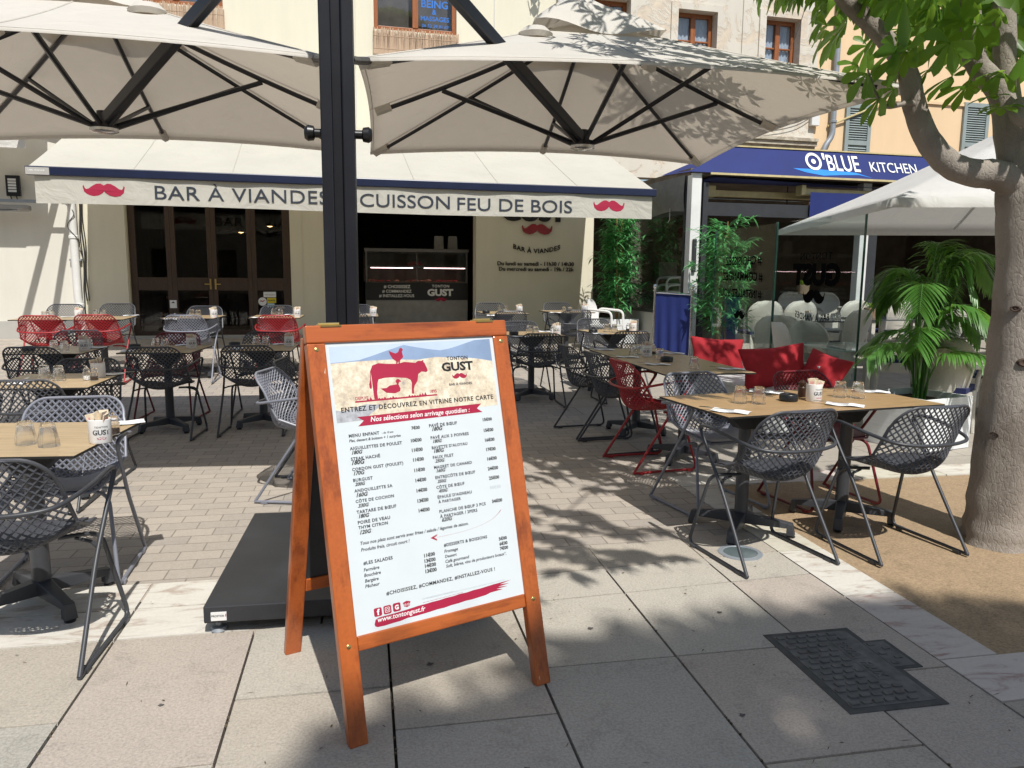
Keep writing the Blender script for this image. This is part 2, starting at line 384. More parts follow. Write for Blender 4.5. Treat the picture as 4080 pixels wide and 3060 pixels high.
mt['curtain'] = mat('net_curtain', (.66,.70,.74), .9, 0, .1, 4)
mt['salt'] = mat('salt', (.8,.8,.78), .9)
mt['pepper'] = mat('peppercorns', (.06,.04,.03), .8, 0, .4, 300)
mt['millwood'] = mat('dark_pepper_mill', (.035,.014,.008), .35)
mt['meat'] = mat('raw_meat', (.34,.035,.03), .4, 0, .5, 25)
mt['meat2'] = mat('pale_meat', (.40,.17,.10), .4, 0, .4, 25)
mt['warm'] = emit('warm_lamp_bulb', (1, .62, .22), 9)
mt['case_light'] = emit('pink_case_tube', (1, .6, .62), 7)
mt['bambooleaf'] = translucent(mat('bamboo_leaf', (.12,.36,.14), .33, 0, .5, 3), (.18,.60,.17), .3)
mt['culm'] = mat('bamboo_culm', (.42,.27,.09), .45, 0, .2, 10)
mt['palmleaf'] = translucent(mat('palm_leaf', (.085,.22,.045), .36, 0, .4, 3), (.28,.55,.09), .33)
mt['leaf'] = translucent(mat('chestnut_leaf', (.075,.165,.022), .38, 0, .45, 1.5), (.34,.55,.06), .46)
def bark():
    m, nt, b, N, L = nodes('grey_bark')
    f = noise(nt, 3.5, 6, .65, (1,1,.8)); g = noise(nt, 34, 6, .75, (1,1,.5), dist=.5); k = noise(nt, 9, 5, .7)
    a = ramp(nt, f, [(.3, (.20,.165,.13)), (.7, (.36,.315,.265))])
    a = mix(nt, .55, a, ramp(nt, g, [(.35, (.075,.06,.05)), (.47, (.22,.195,.17)), (.66, (.40,.37,.335))]))
    a = mix(nt, .4, a, ramp(nt, k, [(.3, (.07,.05,.038)), (.46, (.24,.2,.165))]))
    pit = noise(nt, 11, 5, .75, (1,1,1.5)); a = mix(nt, .8, a, ramp(nt, pit, [(.30, (.045,.03,.022)), (.37, (.34,.30,.255)), (1, (.34,.30,.255))]))
    fl = noise(nt, 2.2, 4, .6); a = mix(nt, .5, a, ramp(nt, fl, [(.35, (.11,.08,.06)), (.5, (.33,.29,.25))]))
    L.new(a, b.inputs['Base Color']); b.inputs['Roughness'].default_value = .9
    vo = N.new('ShaderNodeTexVoronoi'); vo.feature = 'DISTANCE_TO_EDGE'; vo.inputs['Scale'].default_value = 48
    tc = N.new('ShaderNodeTexCoord'); mp = N.new('ShaderNodeMapping'); mp.inputs['Scale'].default_value = (1,1,.45); L.new(tc.outputs['Object'], mp.inputs[0]); L.new(mp.outputs[0], vo.inputs[0])
    cl = N.new('ShaderNodeMath'); cl.operation = 'MULTIPLY'; cl.use_clamp = True; L.new(vo.outputs['Distance'], cl.inputs[0]); cl.inputs[1].default_value = 7
    ad = N.new('ShaderNodeMath'); ad.operation = 'MULTIPLY_ADD'; L.new(cl.outputs[0], ad.inputs[0]); ad.inputs[1].default_value = .16; L.new(g, ad.inputs[2])
    bump(nt, b, ad.outputs[0], 1, .010); return m
mt['bark'] = bark()
# ================================================================ ground
rnd = random.Random(7)
def struct(o): return tag(o, kind='structure')
struct(MB().box(-40, 40, -30, 60, -.3, -.03).build('ground', mt['joint']))
def bandlow(a): return 3.13 + max(0, a + .3) * .065
def bandmid(a): return 3.42 + max(0, a + .3) * .075
def bandtop(a): return 3.705 + max(0, a + .3) * .085
def slab(mb, a0, a1, lo, hi, mi, g=.005, z=0.0):
    lo_ = lo if callable(lo) else (lambda a: lo); hi_ = hi if callable(hi) else (lambda a: hi)
    dz = rnd.uniform(-.0015, .0015)
    mb.hexa([(a0+g,lo_(a0)+g,-.05),(a1-g,lo_(a1)+g,-.05),(a1-g,hi_(a1)-g,-.05),(a0+g,hi_(a0)-g,-.05),
             (a0+g,lo_(a0)+g,z+dz),(a1-g,lo_(a1)+g,z+dz),(a1-g,hi_(a1)-g,z+dz),(a0+g,hi_(a0)-g,z+dz)], mi)
pav = MB()
acol = [-5.38,-4.83,-4.28,-3.73,-3.18,-2.63,-2.08,-1.54,-1.0,-.465,.07,.615,1.16,1.71,2.15]
known = {7:[2.55,1.75], 8:[2.24,1.5], 9:[2.59,1.9], 10:[2.32,1.7], 11:[2.62,1.85], 12:[2.62,1.95], 13:[2.37,1.8]}
for i in range(len(acol)-1):
    cuts = known.get(i) or [2.1 + rnd.random()*.8, 1.4 + rnd.random()*.3]
    bs = [bandlow] + sorted(cuts, reverse=True)
    while True:
        nb = bs[-1] - rnd.uniform(.55, .8)
        if nb < -2.2: break
        bs.append(nb)
    for k in range(len(bs)-1):
        slab(pav, acol[i], acol[i+1], bs[k+1], bs[k], rnd.choice([0,0,1,1,2,3]))
for i, a in enumerate([2.15, 2.7, 3.25, 3.8, 4.35]):
    b = 2.12
    while b > -2: nb = b - rnd.uniform(.5,.8); slab(pav, a, a+.55, nb, b, rnd.choice([0,1,2])); b = nb
struct(pav.build('pavement', mt['slab'], M=PM))
mb = MB()
for a0, a1 in zip([-6,-4.9,-4.0,-3.1,-2.3,-1.0,-.2,.34], [-4.9,-4.0,-3.1,-2.3,-1.0,-.2,.34,.6]):
    slab(mb, a0, a1, bandlow, bandmid, rnd.choice([0,0,2])); slab(mb, a0+.0, a1, bandmid, bandtop, rnd.choice([0,2]))
for b0, b1, mi in ((2.42,3.02,1),(3.02,3.6,0),(3.6,4.25,2),(4.25,4.87,0)): slab(mb, 2.15, 2.42, b0, b1, mi)
for a0, a1, mi in ((2.15,2.95,1),(2.95,3.7,0),(3.7,4.5,1)): slab(mb, a0, a1, 2.12, 2.42, mi)
for k in range(7): slab(mb, 2.15+k*.7, 2.85+k*.7, 4.87, 5.15, k % 3)
struct(mb.build('marble_border', mt['marble'], M=PM))
mb = MB()
for a0, a1 in ((.6,1.16),(1.16,1.71),(1.71,2.15)):
    slab(mb, a0, a1, bandlow, bandmid, 3); slab(mb, a0, a1, bandmid, bandtop, rnd.choice([0,3]))
struct(mb.build('stone_border', mt['slab'], M=PM))
def sheet(name, a0, a1, b0, b1, m, na, nb, dz):
    def fn(u, v):
        a = a0 + (a1-a0)*u; b = b0 + (b1-b0)*v; p = PM @ Vector((a, b, 0)); return (a, b, gz(p.x, p.y) + dz)
    return struct(MB().grid(fn, na, nb).build(name, m, M=PM))
sheet('brick_paving', -14, 2.15, 3.5, 15.5, mt['brick'], 40, 40, -.004)
sheet('terrace_paving', 2.15, 18, 4.9, 14.5, mt['terrace'], 40, 30, -.004)
struct(MB().grid(lambda u, v: (2.42+3.6*u, 2.42+2.45*v, -.006+.004*math.sin(9*u)*math.sin(7*v)), 12, 10).build('tree_pit', mt['resin'], M=PM))

# manhole cover with raised studs and the two cast words
mh = thing('manhole_cover', 'dark cast iron manhole cover with raised studs set in the grey paving slabs', 'manhole cover', M=PM @ Matrix.Translation((1.60, 2.16, 0)))
MB().box(-.02,.36,-.02,.56,-.02,.0035).box(.36,.45,.22,.44,-.02,.0035).build('frame', mat('worn_iron_frame', (.075,.074,.07), .75, 0, .3, 15), mh)
mb = MB().box(.008,.334,.008,.534,-.01,.006)
mb.box(.336,.43,.235,.425,-.01,.006)
for i in range(7):
    for j in range(13):
        x = .03+.045*i+(.0225 if j % 2 else 0); y = .03+.04*j
        if x > .30 or (.20 < x < .30 and .14 < y < .46): continue
        mb.box(x-.016, x+.016, y-.010, y+.010, .006, .0115)
for j in range(5):
    mb.box(.345+.04*(j % 2), .372+.04*(j % 2), .25+.036*j, .266+.036*j, .006, .0105)
mb.box(.212,.275,.31,.445,.006,.0075).box(.212,.275,.155,.29,.006,.0075)
mb.build('cover_plate', mt['iron'], mh, bevel=.0015)
mb = MB()
put_text(mb, 'ECOUL', lambda x, y, d: (.228+y, .437-x, .0075+d), depth=.003, width=.115, height=.04, bold=.02)
put_text(mb, 'FLUX', lambda x, y, d: (.228+y, .28-x, .0075+d), depth=.003, width=.11, height=.04, bold=.02)
mb.build('cast_lettering', mt['iron'], mh)
gl = thing('ground_light', 'round glass ground light set flush in the paving under the oak table', 'ground light', (1.22, 3.915, 0))
MB().lathe([(.115,-.03),(.115,.004),(.09,.006),(.088,.002),(0,.002)], 32).build('rim', mt['zinc'], gl, True)
MB().lathe([(.087,-.01),(.087,.0035),(.05,.0055),(0,.006)], 28).build('lens', mat('murky_lens', (.11,.14,.145), .12), gl, True)

# ================================================================ buildings
def wall_holes(mb, s0, s1, h0, h1, holes, y0, y1, mi=0):
    xs = sorted({s0, s1, *[x for h in holes for x in h[:2]]}); zs = sorted({h0, h1, *[z for h in holes for z in h[2:]]})
    for i in range(len(xs)-1):
        run = None
        for k in range(len(zs)-1):
            x, z = (xs[i]+xs[i+1])/2, (zs[k]+zs[k+1])/2
            if any(h[0] < x < h[1] and h[2] < z < h[3] for h in holes):
                if run is not None: mb.box(xs[i], xs[i+1], y0, y1, run, zs[k], mi); run = None
            elif run is None: run = zs[k]
        if run is not None: mb.box(xs[i], xs[i+1], y0, y1, run, zs[-1], mi)
    return mb
rb = thing('restaurant_building', 'cream rendered restaurant front with brown glazed doors and wooden upper windows', 'building', M=FM)
wins = [(.42,1.86,5.72,7.3), (4.30,5.74,5.60,7.3)]
DOOR = (.20,2.80,.30,2.72); SHOP = (3.92,6.10,.30,2.72)
mb = wall_holes(MB(), -.5, 7.62, 0, 9, [DOOR, SHOP] + wins, 0, .3)
mb.box(7.62, 8.38, 0, .3, 0, 3.95)
mb.build('wall', mt['cream'], rb)
MB().box(-7, -.503, -.03, .3, 0, 9).build('wall', mt['white_wall'], rb)
MB().box(-7, -.62, -.055, -.03, 0, .62).build('plinth', mt['plinth'], rb)
MB().box(-.50, .185, -.03, 0, .0, 3.3).build('pilaster', mt['cream'], rb)
MB().box(2.82,3.0,-.012,0,.0,3.2).build('pilaster', mt['cream'], rb)
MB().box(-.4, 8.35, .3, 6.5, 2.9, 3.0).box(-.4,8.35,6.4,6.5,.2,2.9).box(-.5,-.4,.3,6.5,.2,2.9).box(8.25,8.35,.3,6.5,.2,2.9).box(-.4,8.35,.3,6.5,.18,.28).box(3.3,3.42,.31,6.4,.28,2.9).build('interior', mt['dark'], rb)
for k in range(4):                                  # four glazed leaves of the folding door
    x0 = .20 + k*.65; x1 = x0 + .648
    mb = MB()
    a, b = (.11 if k in (0,) else .075), (.13 if k == 3 else .075)
    mb.box(x0, x0+a, .10, .16, .30, 2.72).box(x1-b, x1, .10, .16, .30, 2.72)
    for z0, z1 in ((.30,.43),(1.12,1.34),(2.60,2.72)): mb.box(x0+a, x1-b, .103, .157, z0, z1)
    d = mb.build('door', mt['brownwood'], rb, bevel=.004)
    for z0, z1 in ((.43,1.12),(1.34,2.60)): MB().box(x0+a, x1-b, .125, .131, z0, z1).build('pane', mt['doorglass'], d)
    if k in (1, 2):
        hx = x1-.04 if k == 1 else x0+.04
        MB().box(hx-.014,hx+.014,.092,.0995,1.14,1.32).tube([(hx,.092,1.23),(hx,.05,1.23),(hx+(.09 if k == 2 else -.09),.05,1.23)],.009,8).build('handle', mt['brass'], d)
for q in ((.0,3.0,-.22,.0,.0,.36),(3.75,6.3,-.12,.02,.0,.36)): MB().box(*q).build('doorstep', mt['plinth'], rb)
# stickers on the glass
def sticker(x0, x1, z0, z1, m, txt=None, tm='ink', tw=.8):
    o = MB().box(x0, x1, .115, .119, z0, z1).build('door_sticker', m, rb)
    if txt:
        mb = MB(); wd = (x1-x0)*tw
        put_text(mb, txt, lambda x, y, d: (x0+(x1-x0-wd)/2+x, .1135, (z0+z1)/2-.012+y), width=wd, bold=.01)
        mb.build('lettering', mt[tm], o)
yel = mat('yellow_sticker', (.75,.60,.03), .5)
sticker(2.32,2.53,1.005,1.10, mt['napkin'], 'Titres Restaurant')
sticker(2.38,2.53,.905,.995, yel, 'apetiz')
sticker(2.38,2.50,.83,.90, mat('pale_blue_sticker', (.45,.62,.68), .5))
sticker(2.52,2.69,.81,.85, mat('peach_sticker', (.7,.55,.4), .5))
o = MB().prism([(2.30+.072*math.cos(q*PI/12), .93+.072*math.sin(q*PI/12)) for q in range(24)], -.119, -.115, 0, Matrix(((1,0,0,0),(0,0,-1,0),(0,1,0,0),(0,0,0,1)))).build('door_sticker', mt['napkin'], rb)
mb = MB(); flat_poly(mb, [(2.25,.935),(2.275,.95),(2.30,.94),(2.33,.955),(2.35,.95),(2.32,.935),(2.305,.92),(2.285,.93)], lambda x,y,d: (x,.1135,y)); mb.build('bird_emblem', mt['crimson'], o)
o = MB().box(.79,.90,.093,.098,.82,.955).build('door_sticker', mt['napkin'], rb)
mb = MB(); flat_poly(mb, [(.815,.905),(.875,.905),(.845,.935)], lambda x,y,d: (x,.092,y)); mb.build('triangle_emblem', mt['ink'], o)
# pendant lamps behind the glass
for s, y, h in ((1.30,1.6,2.28),(1.78,2.4,2.22),(2.35,2.2,2.34)):
    p = MB().tube([(s,y,2.9),(s,y,h+.06)], .006, 6).lathe([(.02,.07),(.05,.055),(.13,.01),(.135,0),(.128,0),(.05,.045),(0,.05)], 16, M=Matrix.Translation((s,y,h))).build('pendant_lamp', mt['black'], rb, True)
    MB().lathe([(0,-.012),(.045,0),(.05,.02),(0,.035)], 12, M=Matrix.Translation((s,y,h))).build('bulb', mt['warm'], p, True)
# refrigerated counter inside the open shop front
rc = thing('display_counter', 'refrigerated meat display counter with black lettered front inside the open doorway', 'counter', M=FM @ Matrix.Translation((4.12,.6,.28)))
MB().box(0,1.93,0,.8,.0,.66).build('base_panel', mt['dim'], rc)
MB().box(-.01,1.94,-.012,.8,.66,.985).build('front_panel', mt['black'], rc)
MB().box(-.02,1.95,-.02,.78,1.56,1.62).box(0,.03,0,.02,.985,1.56).box(1.9,1.93,0,.02,.985,1.56).box(.95,.965,0,.015,.985,1.56).box(.0,1.93,.02,.5,1.27,1.295).build('steel_frame', mat('brushed_steel', (.16,.155,.15), .45, .6, .1), rc)
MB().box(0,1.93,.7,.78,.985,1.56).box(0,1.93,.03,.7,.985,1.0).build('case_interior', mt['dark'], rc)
MB().box(.03,1.9,.004,.01,.99,1.56).build('pane', mt['glass'], rc)
for q in (1.1,.1): MB().box(q,q+.79,.06,.08,1.255,1.268).build('case_light', mt['case_light'], rc)
mb = MB(); mb2 = MB()
for i in range(46):
    x = .06+1.8*rnd.random(); y = .08+.4*rnd.random(); r_ = rnd.uniform(.035,.075)
    t_ = mb if rnd.random() < .62 else mb2
    t_.lathe([(0,0),(r_*.9,.004),(r_,r_*.28),(r_*.6,r_*.55),(0,r_*.6)], 9, M=Matrix.Translation((x,y,1.0)) @ Matrix.Rotation(rnd.random()*6,4,'Z') @ Matrix.Diagonal((1,rnd.uniform(.5,.8),rnd.uniform(.7,1.3),1)))
mb.lathe([(0,0),(.11,.01),(.12,.05),(.06,.09),(0,.095)], 10, M=Matrix.Translation((.95,.25,1.296)) @ Matrix.Diagonal((1.3,.6,1,1)))
mb.build('meat_cuts', mt['meat'], rc, True); mb2.build('poultry_cuts', mt['meat2'], rc, True)
mb = MB()
for i, (s, x, wd) in enumerate((('# CHOISISSEZ',.33,.50),('# COMMANDEZ',.30,.55),('# INSTALLEZ-VOUS',.24,.66))):
    put_text(mb, s, lambda a, b, d: (x+a, -.014, .885-i*.085+b), width=wd, bold=.02)
put_text(mb, 'TONTON', lambda a, b, d: (1.24+a, -.014, .90+b), width=.33, bold=.02, space=1.15)
put_text(mb, 'GUST', lambda a, b, d: (1.15+a, -.014, .745+b), width=.5, height=.125, bold=.05)
mb.build('lettering', mt['whiteink'], rc)
mb = MB(); flat_poly(mb, moustache(.22), lambda x, y, d: (1.41+x, -.014, .675+y)); mb.build('moustache_emblem', mt['crimson'], rc)
for x in (1.33, 1.60):
    o = MB().hexa([(x,.3,1.62),(x+.19,.3,1.62),(x+.19,.36,1.62),(x,.36,1.62),(x+.01,.33,1.88),(x+.18,.33,1.88),(x+.18,.335,1.88),(x+.01,.335,1.88)]).build('menu_holder', mt['dim'], rc)
# drainpipe, cables, lamp, heater at the left corner
dp = thing('drainpipe', 'white drainpipe running down the wall beside the awning with black cables', 'drainpipe', M=FM @ Matrix.Translation((-.57,-.10,0)))
MB().tube([(0,0,4.4),(0,0,1.0),(.02,.0,.9),(.03,.01,.36)], .062, 14).lathe([(.062,0),(.075,.01),(.075,.05),(.062,.06)], 14, M=Matrix.Translation((0,0,1.95))).lathe([(.062,0),(.075,.01),(.075,.06),(.062,.07)], 14, M=Matrix.Translation((.018,0,.84))).build('pipe', mt['pvc'], dp, True)
for q in (1.6,2.9): MB().box(-.09,.09,-.005,.09,q,q+.03).build('clamp', mt['zinc'], dp)
for k, dx in enumerate((.10,.125,.15)):
    pts = [(dx+.012*math.sin(j*1.3+k), .03, 2.75-j*.2) for j in range(10)]
    if k == 0: pts += [(.09,.0,.85),(.12,.03,.55)]
    MB().tube(catmull(pts,3), .008+.003*(k==1), 6).build('cable', mt['cable'], dp, True)
MB().tube(catmull([(-.08,-.02,2.5),(.05,-.07,2.35),(-.06,-.07,2.15),(.07,-.06,1.95),(.1,.02,1.7)],4), .006, 6).build('cable', mt['cable'], dp, True)
fl = thing('floodlight', 'square black floodlight with five light strips on the white wall', 'wall lamp', M=FM @ Matrix.Translation((-1.375,-.09,2.60)))
MB().box(-.10,.10,-.05,0,0,.32).box(-.02,.02,0,.07,.1,.2).tube([(-.05,-.02,0),(-.05,.02,-.05)],.01).tube([(.03,-.02,0),(.03,.02,-.05)],.01).build('housing', mt['black'], fl, bevel=.006)
for k in range(5): MB().box(-.066,.05,-.056,-.05,.06+.044*k,.093+.044*k).build('light_strip', mt['whiteplastic'], fl, bevel=.002)
ht = thing('patio_heater', 'grey tubular heater hanging from a wall bracket at the left edge', 'heater', M=FM @ Matrix.Translation((-1.75,-.34,2.38)))
MB().box(-.75,1.16,-.02,.02,.11,.155).box(1.12,1.17,-.02,.34,.115,.15).lathe([(.03,-.02),(.03,.04)],10,M=Matrix.Translation((1.14,0,.12))).build('bracket', mt['zinc'], ht)
M_ = Matrix.Translation((0,0,.02)) @ Matrix.Rotation(R(90),4,'Y')
MB().lathe([(.0,-.7),(.05,-.69),(.065,-.66),(.065,.62),(.05,.66),(0,.67)],14,M=M_ @ Matrix.Diagonal((.8,1.25,1,1))).build('body', mt['dim'], ht, True)
MB().box(-.55,.5,-.086,-.07,-.035,.0).build('heating_element', mt['iron'], ht)

# upper windows of the cream building with reed screens
def window(parent, x0, x1, z0, z1, y, lights=2, curtain=False, frame=mt['redwood'], fwid=.075, bars=()):
    mb = MB().box(x0, x0+fwid, y, y+.07, z0, z1).box(x1-fwid, x1, y, y+.07, z0, z1).box(x0+fwid, x1-fwid, y, y+.07, z0, z0+fwid).box(x0+fwid, x1-fwid, y, y+.07, z1-fwid, z1)
    cx = (x0+x1)/2; mb.box(cx-.05, cx+.05, y-.012, y+.07, z0+fwid, z1-fwid)
    for b in bars: mb.box(x0+fwid, cx-.05, y+.01, y+.06, b-.016, b+.016).box(cx+.05, x1-fwid, y+.01, y+.06, b-.016, b+.016)
    wn = mb.build('window', frame, parent, bevel=.006)
    MB().box(x0+fwid, cx-.05, y+.035, y+.041, z0+fwid, z1-fwid).box(cx+.05, x1-fwid, y+.035, y+.041, z0+fwid, z1-fwid).build('pane', mt['winglass'], wn)
    if curtain: MB().grid(lambda u, v: (x0+(x1-x0)*u, y+.075+.012*math.sin(u*60), z0+(z1-z0)*v), 40, 2).build('curtain', mt['curtain'], wn)
    else: MB().box(x0, x1, y+.3, y+.32, z0, z1).build('curtain', mt['dark'], wn)
    return wn
for i, (x0, x1, z0, z1) in enumerate(wins):
    wn = window(rb, x0, x1, z0, z1, .05)
    mb = MB()
    rn = random.Random(i)
    x = x0-.02
    while x < x1+.02:
        wd = rn.uniform(.008,.016); tp = z0-.0+rn.uniform(-.05,.03); dx = rn.uniform(-.012,.012)
        mb.hexa([(x,-.05,z0-.42),(x+wd,-.05,z0-.42),(x+wd,-.035,z0-.42),(x,-.035,z0-.42),(x+dx,-.05,tp),(x+wd+dx,-.05,tp),(x+wd+dx,-.035,tp),(x+dx,-.035,tp)]); x += wd*.9
    for z in (z0-.33,z0-.12): mb.box(x0-.02,x1+.02,-.055,-.05,z,z+.008)
    mb.build('reed_screen', mt['reed'], rb)
    mb = MB()
    if i == 1:
        for s, z, wd in (('SHIATSU',6.02,.43),('SOINS',5.95,.5)): pass
        put_text(mb, 'BEING', lambda x,y,d: (5.13+x, .083, 6.05+y), width=.47, bold=.02)
        put_text(mb, '&', lambda x,y,d: (5.32+x, .083, 5.94+y), width=.08, bold=.02)
        put_text(mb, 'MASSAGES', lambda x,y,d: (5.12+x, .083, 5.83+y), width=.50, bold=.02)
        put_text(mb, '06 52 39 81 69', lambda x,y,d: (5.14+x, .083, 5.72+y), width=.47, bold=.01)
    else:
        put_text(mb, '06 52 39 81 69', lambda x,y,d: (1.23+x, .083, 5.83+y), width=.47, bold=.01)
    mb.build('window_lettering', mat('blue_vinyl', (.02,.16,.55), .5), rb)
MB().tube([(3.99,-.012,9),(3.99,-.012,7.2),(4.0,-.012,6.2),(3.98,-.012,5.2),(3.99,-.012,3.5)],.008,6).build('wall_cable', mt['pvc'], rb)
MB().tube([(6.42,-.012,9),(6.42,-.012,5.5)],.006,6).build('wall_cable', mt['pvc'], rb)
wl = thing('wall_lantern', 'black iron lantern on a bracket high on the cream wall above the street', 'lantern', M=FM @ Matrix.Translation((7.2,-.42,6.72)))
mb = MB()
for sx in (-1,1):
    for sy in (-1,1): mb.tube([(.06*sx,.06*sy,0),(.11*sx,.11*sy,.3)], .009, 6)
mb.lathe([(.165,.3),(.12,.36),(.03,.43),(.015,.5)],4).lathe([(.02,-.06),(.085,-.01),(.085,.01)],4).tube(catmull([(0,0,.5),(0,.1,.56),(0,.25,.5),(0,.42,.35)],4),.012,6).tube([(0,.42,.1),(0,.42,.6)],.012,6)
mb.build('lantern_frame', mt['black'], wl)

ob = thing('weathered_building', 'old building front with flaking pale render and wooden casement windows', 'building', M=FM)
ow = [(8.25,8.99,4.9,6.48), (9.95,10.76,4.9,6.40), (11.80,12.56,4.9,6.42)]
wall_holes(MB(), 7.625, 13.0, 3.3, 9, ow, -.02, .3).build('wall', mt['old'], ob)
for x0, x1, z0, z1 in ow:
    window(ob, x0, x1, z0, z1, .16, curtain=True, bars=(5.38,5.9))
    MB().box(x0-.14,x0,-.05,-.02,z0-.1,z1+.12).box(x1,x1+.14,-.05,-.02,z0-.1,z1+.12).box(x0,x1,-.05,-.02,z1,z1+.12).build('window_surround', mt['old'], ob)
mb = MB()
for z0, z1, d in ((3.86,3.93,.05),(3.93,4.02,.09),(4.02,4.10,.16),(4.10,4.16,.2)): mb.box(8.4,12.99,-.02-d,-.02,z0,z1)
mb.build('cornice', mt['trimstone'], ob)
MB().box(11.3,11.55,-.045,-.02,4.16,9).build('pilaster', mt['old'], ob)
MB().tube([(7.62,-.09,3.97),(7.62,-.09,9)], .05, 12).build('rain_pipe', mt['pvc'], ob, True)
mb = MB()
for k in range(5):
    mb.tube(catmull([(10.3+.3*k,-.06,4.2+.05*k),(11.6,-.1,4.28+.06*k),(12.5,-.12,4.45+.08*k),(13.0,-.1,4.7+.05*k)],5), .007, 5)
mb.tube(catmull([(12.95,-.05,8),(12.6,-.08,6.6),(12.25,-.08,5.6)],4),.005,5)
mb.build('wall_cable', mt['cable'], ob)
pb = thing('peach_building', 'peach rendered house with grey green louvred shutters above the blue awning', 'building', M=FM)
MB().box(13.003, 26, -.01, .3, 2.5, 9).build('wall', mt['peach'], pb)
def shutter(x0, x1, z0, z1):
    mb = MB().box(x0,x0+.08,-.07,-.02,z0,z1).box(x1-.08,x1,-.07,-.02,z0,z1)
    for z in (z0, z0+(z1-z0)*.5, z1-.09): mb.box(x0+.08,x1-.08,-.067,-.022,z,z+.09)
    z = z0+.10
    while z < z1-.12:
        if not (z0+(z1-z0)*.5-.03 < z < z0+(z1-z0)*.5+.09):
            mb.hexa([(x0+.08,-.06,z),(x1-.08,-.06,z),(x1-.08,-.052,z+.004),(x0+.08,-.052,z+.004),(x0+.08,-.035,z+.026),(x1-.08,-.035,z+.026),(x1-.08,-.028,z+.03),(x0+.08,-.028,z+.03)])
        z += .046
    mb.box(x0+.08,x1-.08,-.026,-.02,z0,z1)
    return mb.build('shutter', mt['shutter'], pb)
shutter(13.70,14.30,3.3,4.92); shutter(16.55,17.20,3.3,5.10)
MB().box(14.6,26,-.05,-.01,5.02,5.075).build('string_course', mt['peach'], pb)
MB().tube(catmull([(13.3,-.05,4.45),(13.9,-.09,4.7),(14.6,-.06,4.98)],5),.02,6).build('wall_cable', mt['gold'], pb, True)
MB().tube(fillet([(13.36,-.1,9),(13.38,-.1,4.25),(13.2,-.1,4.02),(13.15,-.1,3.6)],.12), .055, 12).lathe([(.055,0),(.07,.01),(.07,.05),(.055,.06)],12,M=Matrix.Translation((13.38,-.1,4.5))).build('rain_pipe', mt['zinc'], pb, True)
MB().box(12.88,13.06,-.12,-.03,4.43,4.66).build('junction_box', mt['whiteplastic'], pb, bevel=.01)

# ================================================================ cream awning of the restaurant
aw = thing('awning', 'cream restaurant awning with red moustaches and dark lettering on its valance', 'awning', M=FM)
A0, A1, AN, AH = -.27, 8.30, 2.9, 2.745
def aw_f(u, v):
    n = .03 + (AN-.03)*v; sag = .02*math.sin(v*PI)
    return (A0+(A1-A0)*u, -n, 3.91+(AH-3.91)*v-sag+.004*math.sin(u*50)*math.sin(v*PI))
mb = MB().grid(aw_f, 60, 12)
for k in range(1, 7): mb.tube([(lambda q: (q[0],q[1]-.002,q[2]+.003))(aw_f(k/7, j/8)) for j in range(9)], .0045, 4, caps=False)
mb.build('canopy', mt['awning'], aw, True)
MB().box(A0-.02,A1+.02,-AN-.06,-AN+.03,AH-.105,AH+.008).build('front_bar', mt['navy'], aw, bevel=.012)
def vy(s, h): return -(AN+.015+.010*math.sin(s*2.1)+.006*math.sin(s*7.3+h*3)+ (AH-.1-h)*.02)
def wv(s): return .012*math.sin(s*.9+.4)
VT, VB = AH-.10, 2.29
vb = MB().grid(lambda u, v: (A0+.07+(A1-A0-.10)*u, vy(A0+(A1-A0)*u, VB+(VT-VB)*v), VB+(VT-VB)*v+(1-v)*wv(A0+(A1-A0)*u)), 140, 6).build('valance', mt['awning'], aw, True)
mb = MB()
def on_val(s0, h0): return lambda x, y, d: (s0+x, vy(s0+x, h0+y)+.003-d*2.2, h0+y)
put_text(mb, 'BAR À VIANDES', on_val(1.21,2.385), depth=.006, width=2.22, height=.185, bold=.0, res=5, space=1.06)
put_text(mb, 'CUISSON', on_val(3.86,2.37), depth=.006, width=1.27, height=.185, bold=.0, res=5)
put_text(mb, 'FEU DE BOIS', on_val(5.24,2.36), depth=.006, width=1.73, height=.185, bold=.0, res=5)
mb.build('lettering', mt['ink'], vb)
for c in (.603, 7.563):
    mb = MB(); flat_poly(mb, moustache(.50), (lambda c: lambda x, y, d: (c+x, vy(c+x, 2.47)+.003-d, 2.487+y))(c), depth=.006); mb.build('moustache_emblem', mt['crimson'], vb)
o = MB().box(A0-.01,A0+.26,-AN-.066,-AN-.06,AH-.10,AH-.01).build('maker_plate', mt['plinth'], aw)
mb = MB(); put_text(mb, 'LABEL ENSEIGNE', lambda x,y,d: (A0+.02+x,-AN-.068,AH-.055+y), width=.19, bold=.01); mb.build('lettering', mt['whiteink'], o)
for s, s2 in ((.4,1.5),(7.6,6.5)):
    MB().tube([(s,-.1,3.75),(s2,-1.5,3.25),(s,-AN+.05,AH-.04)], .03, 8).build('folding_arm', mt['navy'], aw)

sa = thing('side_awning', 'pale awning over the white wall left of the restaurant awning', 'awning', M=FM)
MB().grid(lambda u, v: (-7+6.15*u, -.02-1.0*v, 3.78-.36*v-.01*math.sin(v*PI)), 20, 4).build('canopy', mt['white_canvas'], sa, True)
MB().tube([(-.55,-.05,3.45),(-1.215,-2.2,3.45)],.055,8).build('shadow_beam', mt['pvc'], sa)  # added beam, out of sight, throws a slanting shadow bar on the white wall
MB().tube([(-.385,-.05,3.45),(-.78,-2.2,3.45)],.05,8).build('shadow_beam', mt['pvc'], sa)  # second added beam, for the other shadow bar
MB().box(-7,-.84,-1.06,-1.0,3.36,3.43).build('front_bar', mt['pvc'], sa, bevel=.008)
MB().grid(lambda u, v: (-7+6.14*u, -1.045+.01*math.sin(u*60), 3.22+.14*v), 40, 2).build('valance', mt['white_canvas'], sa, True)
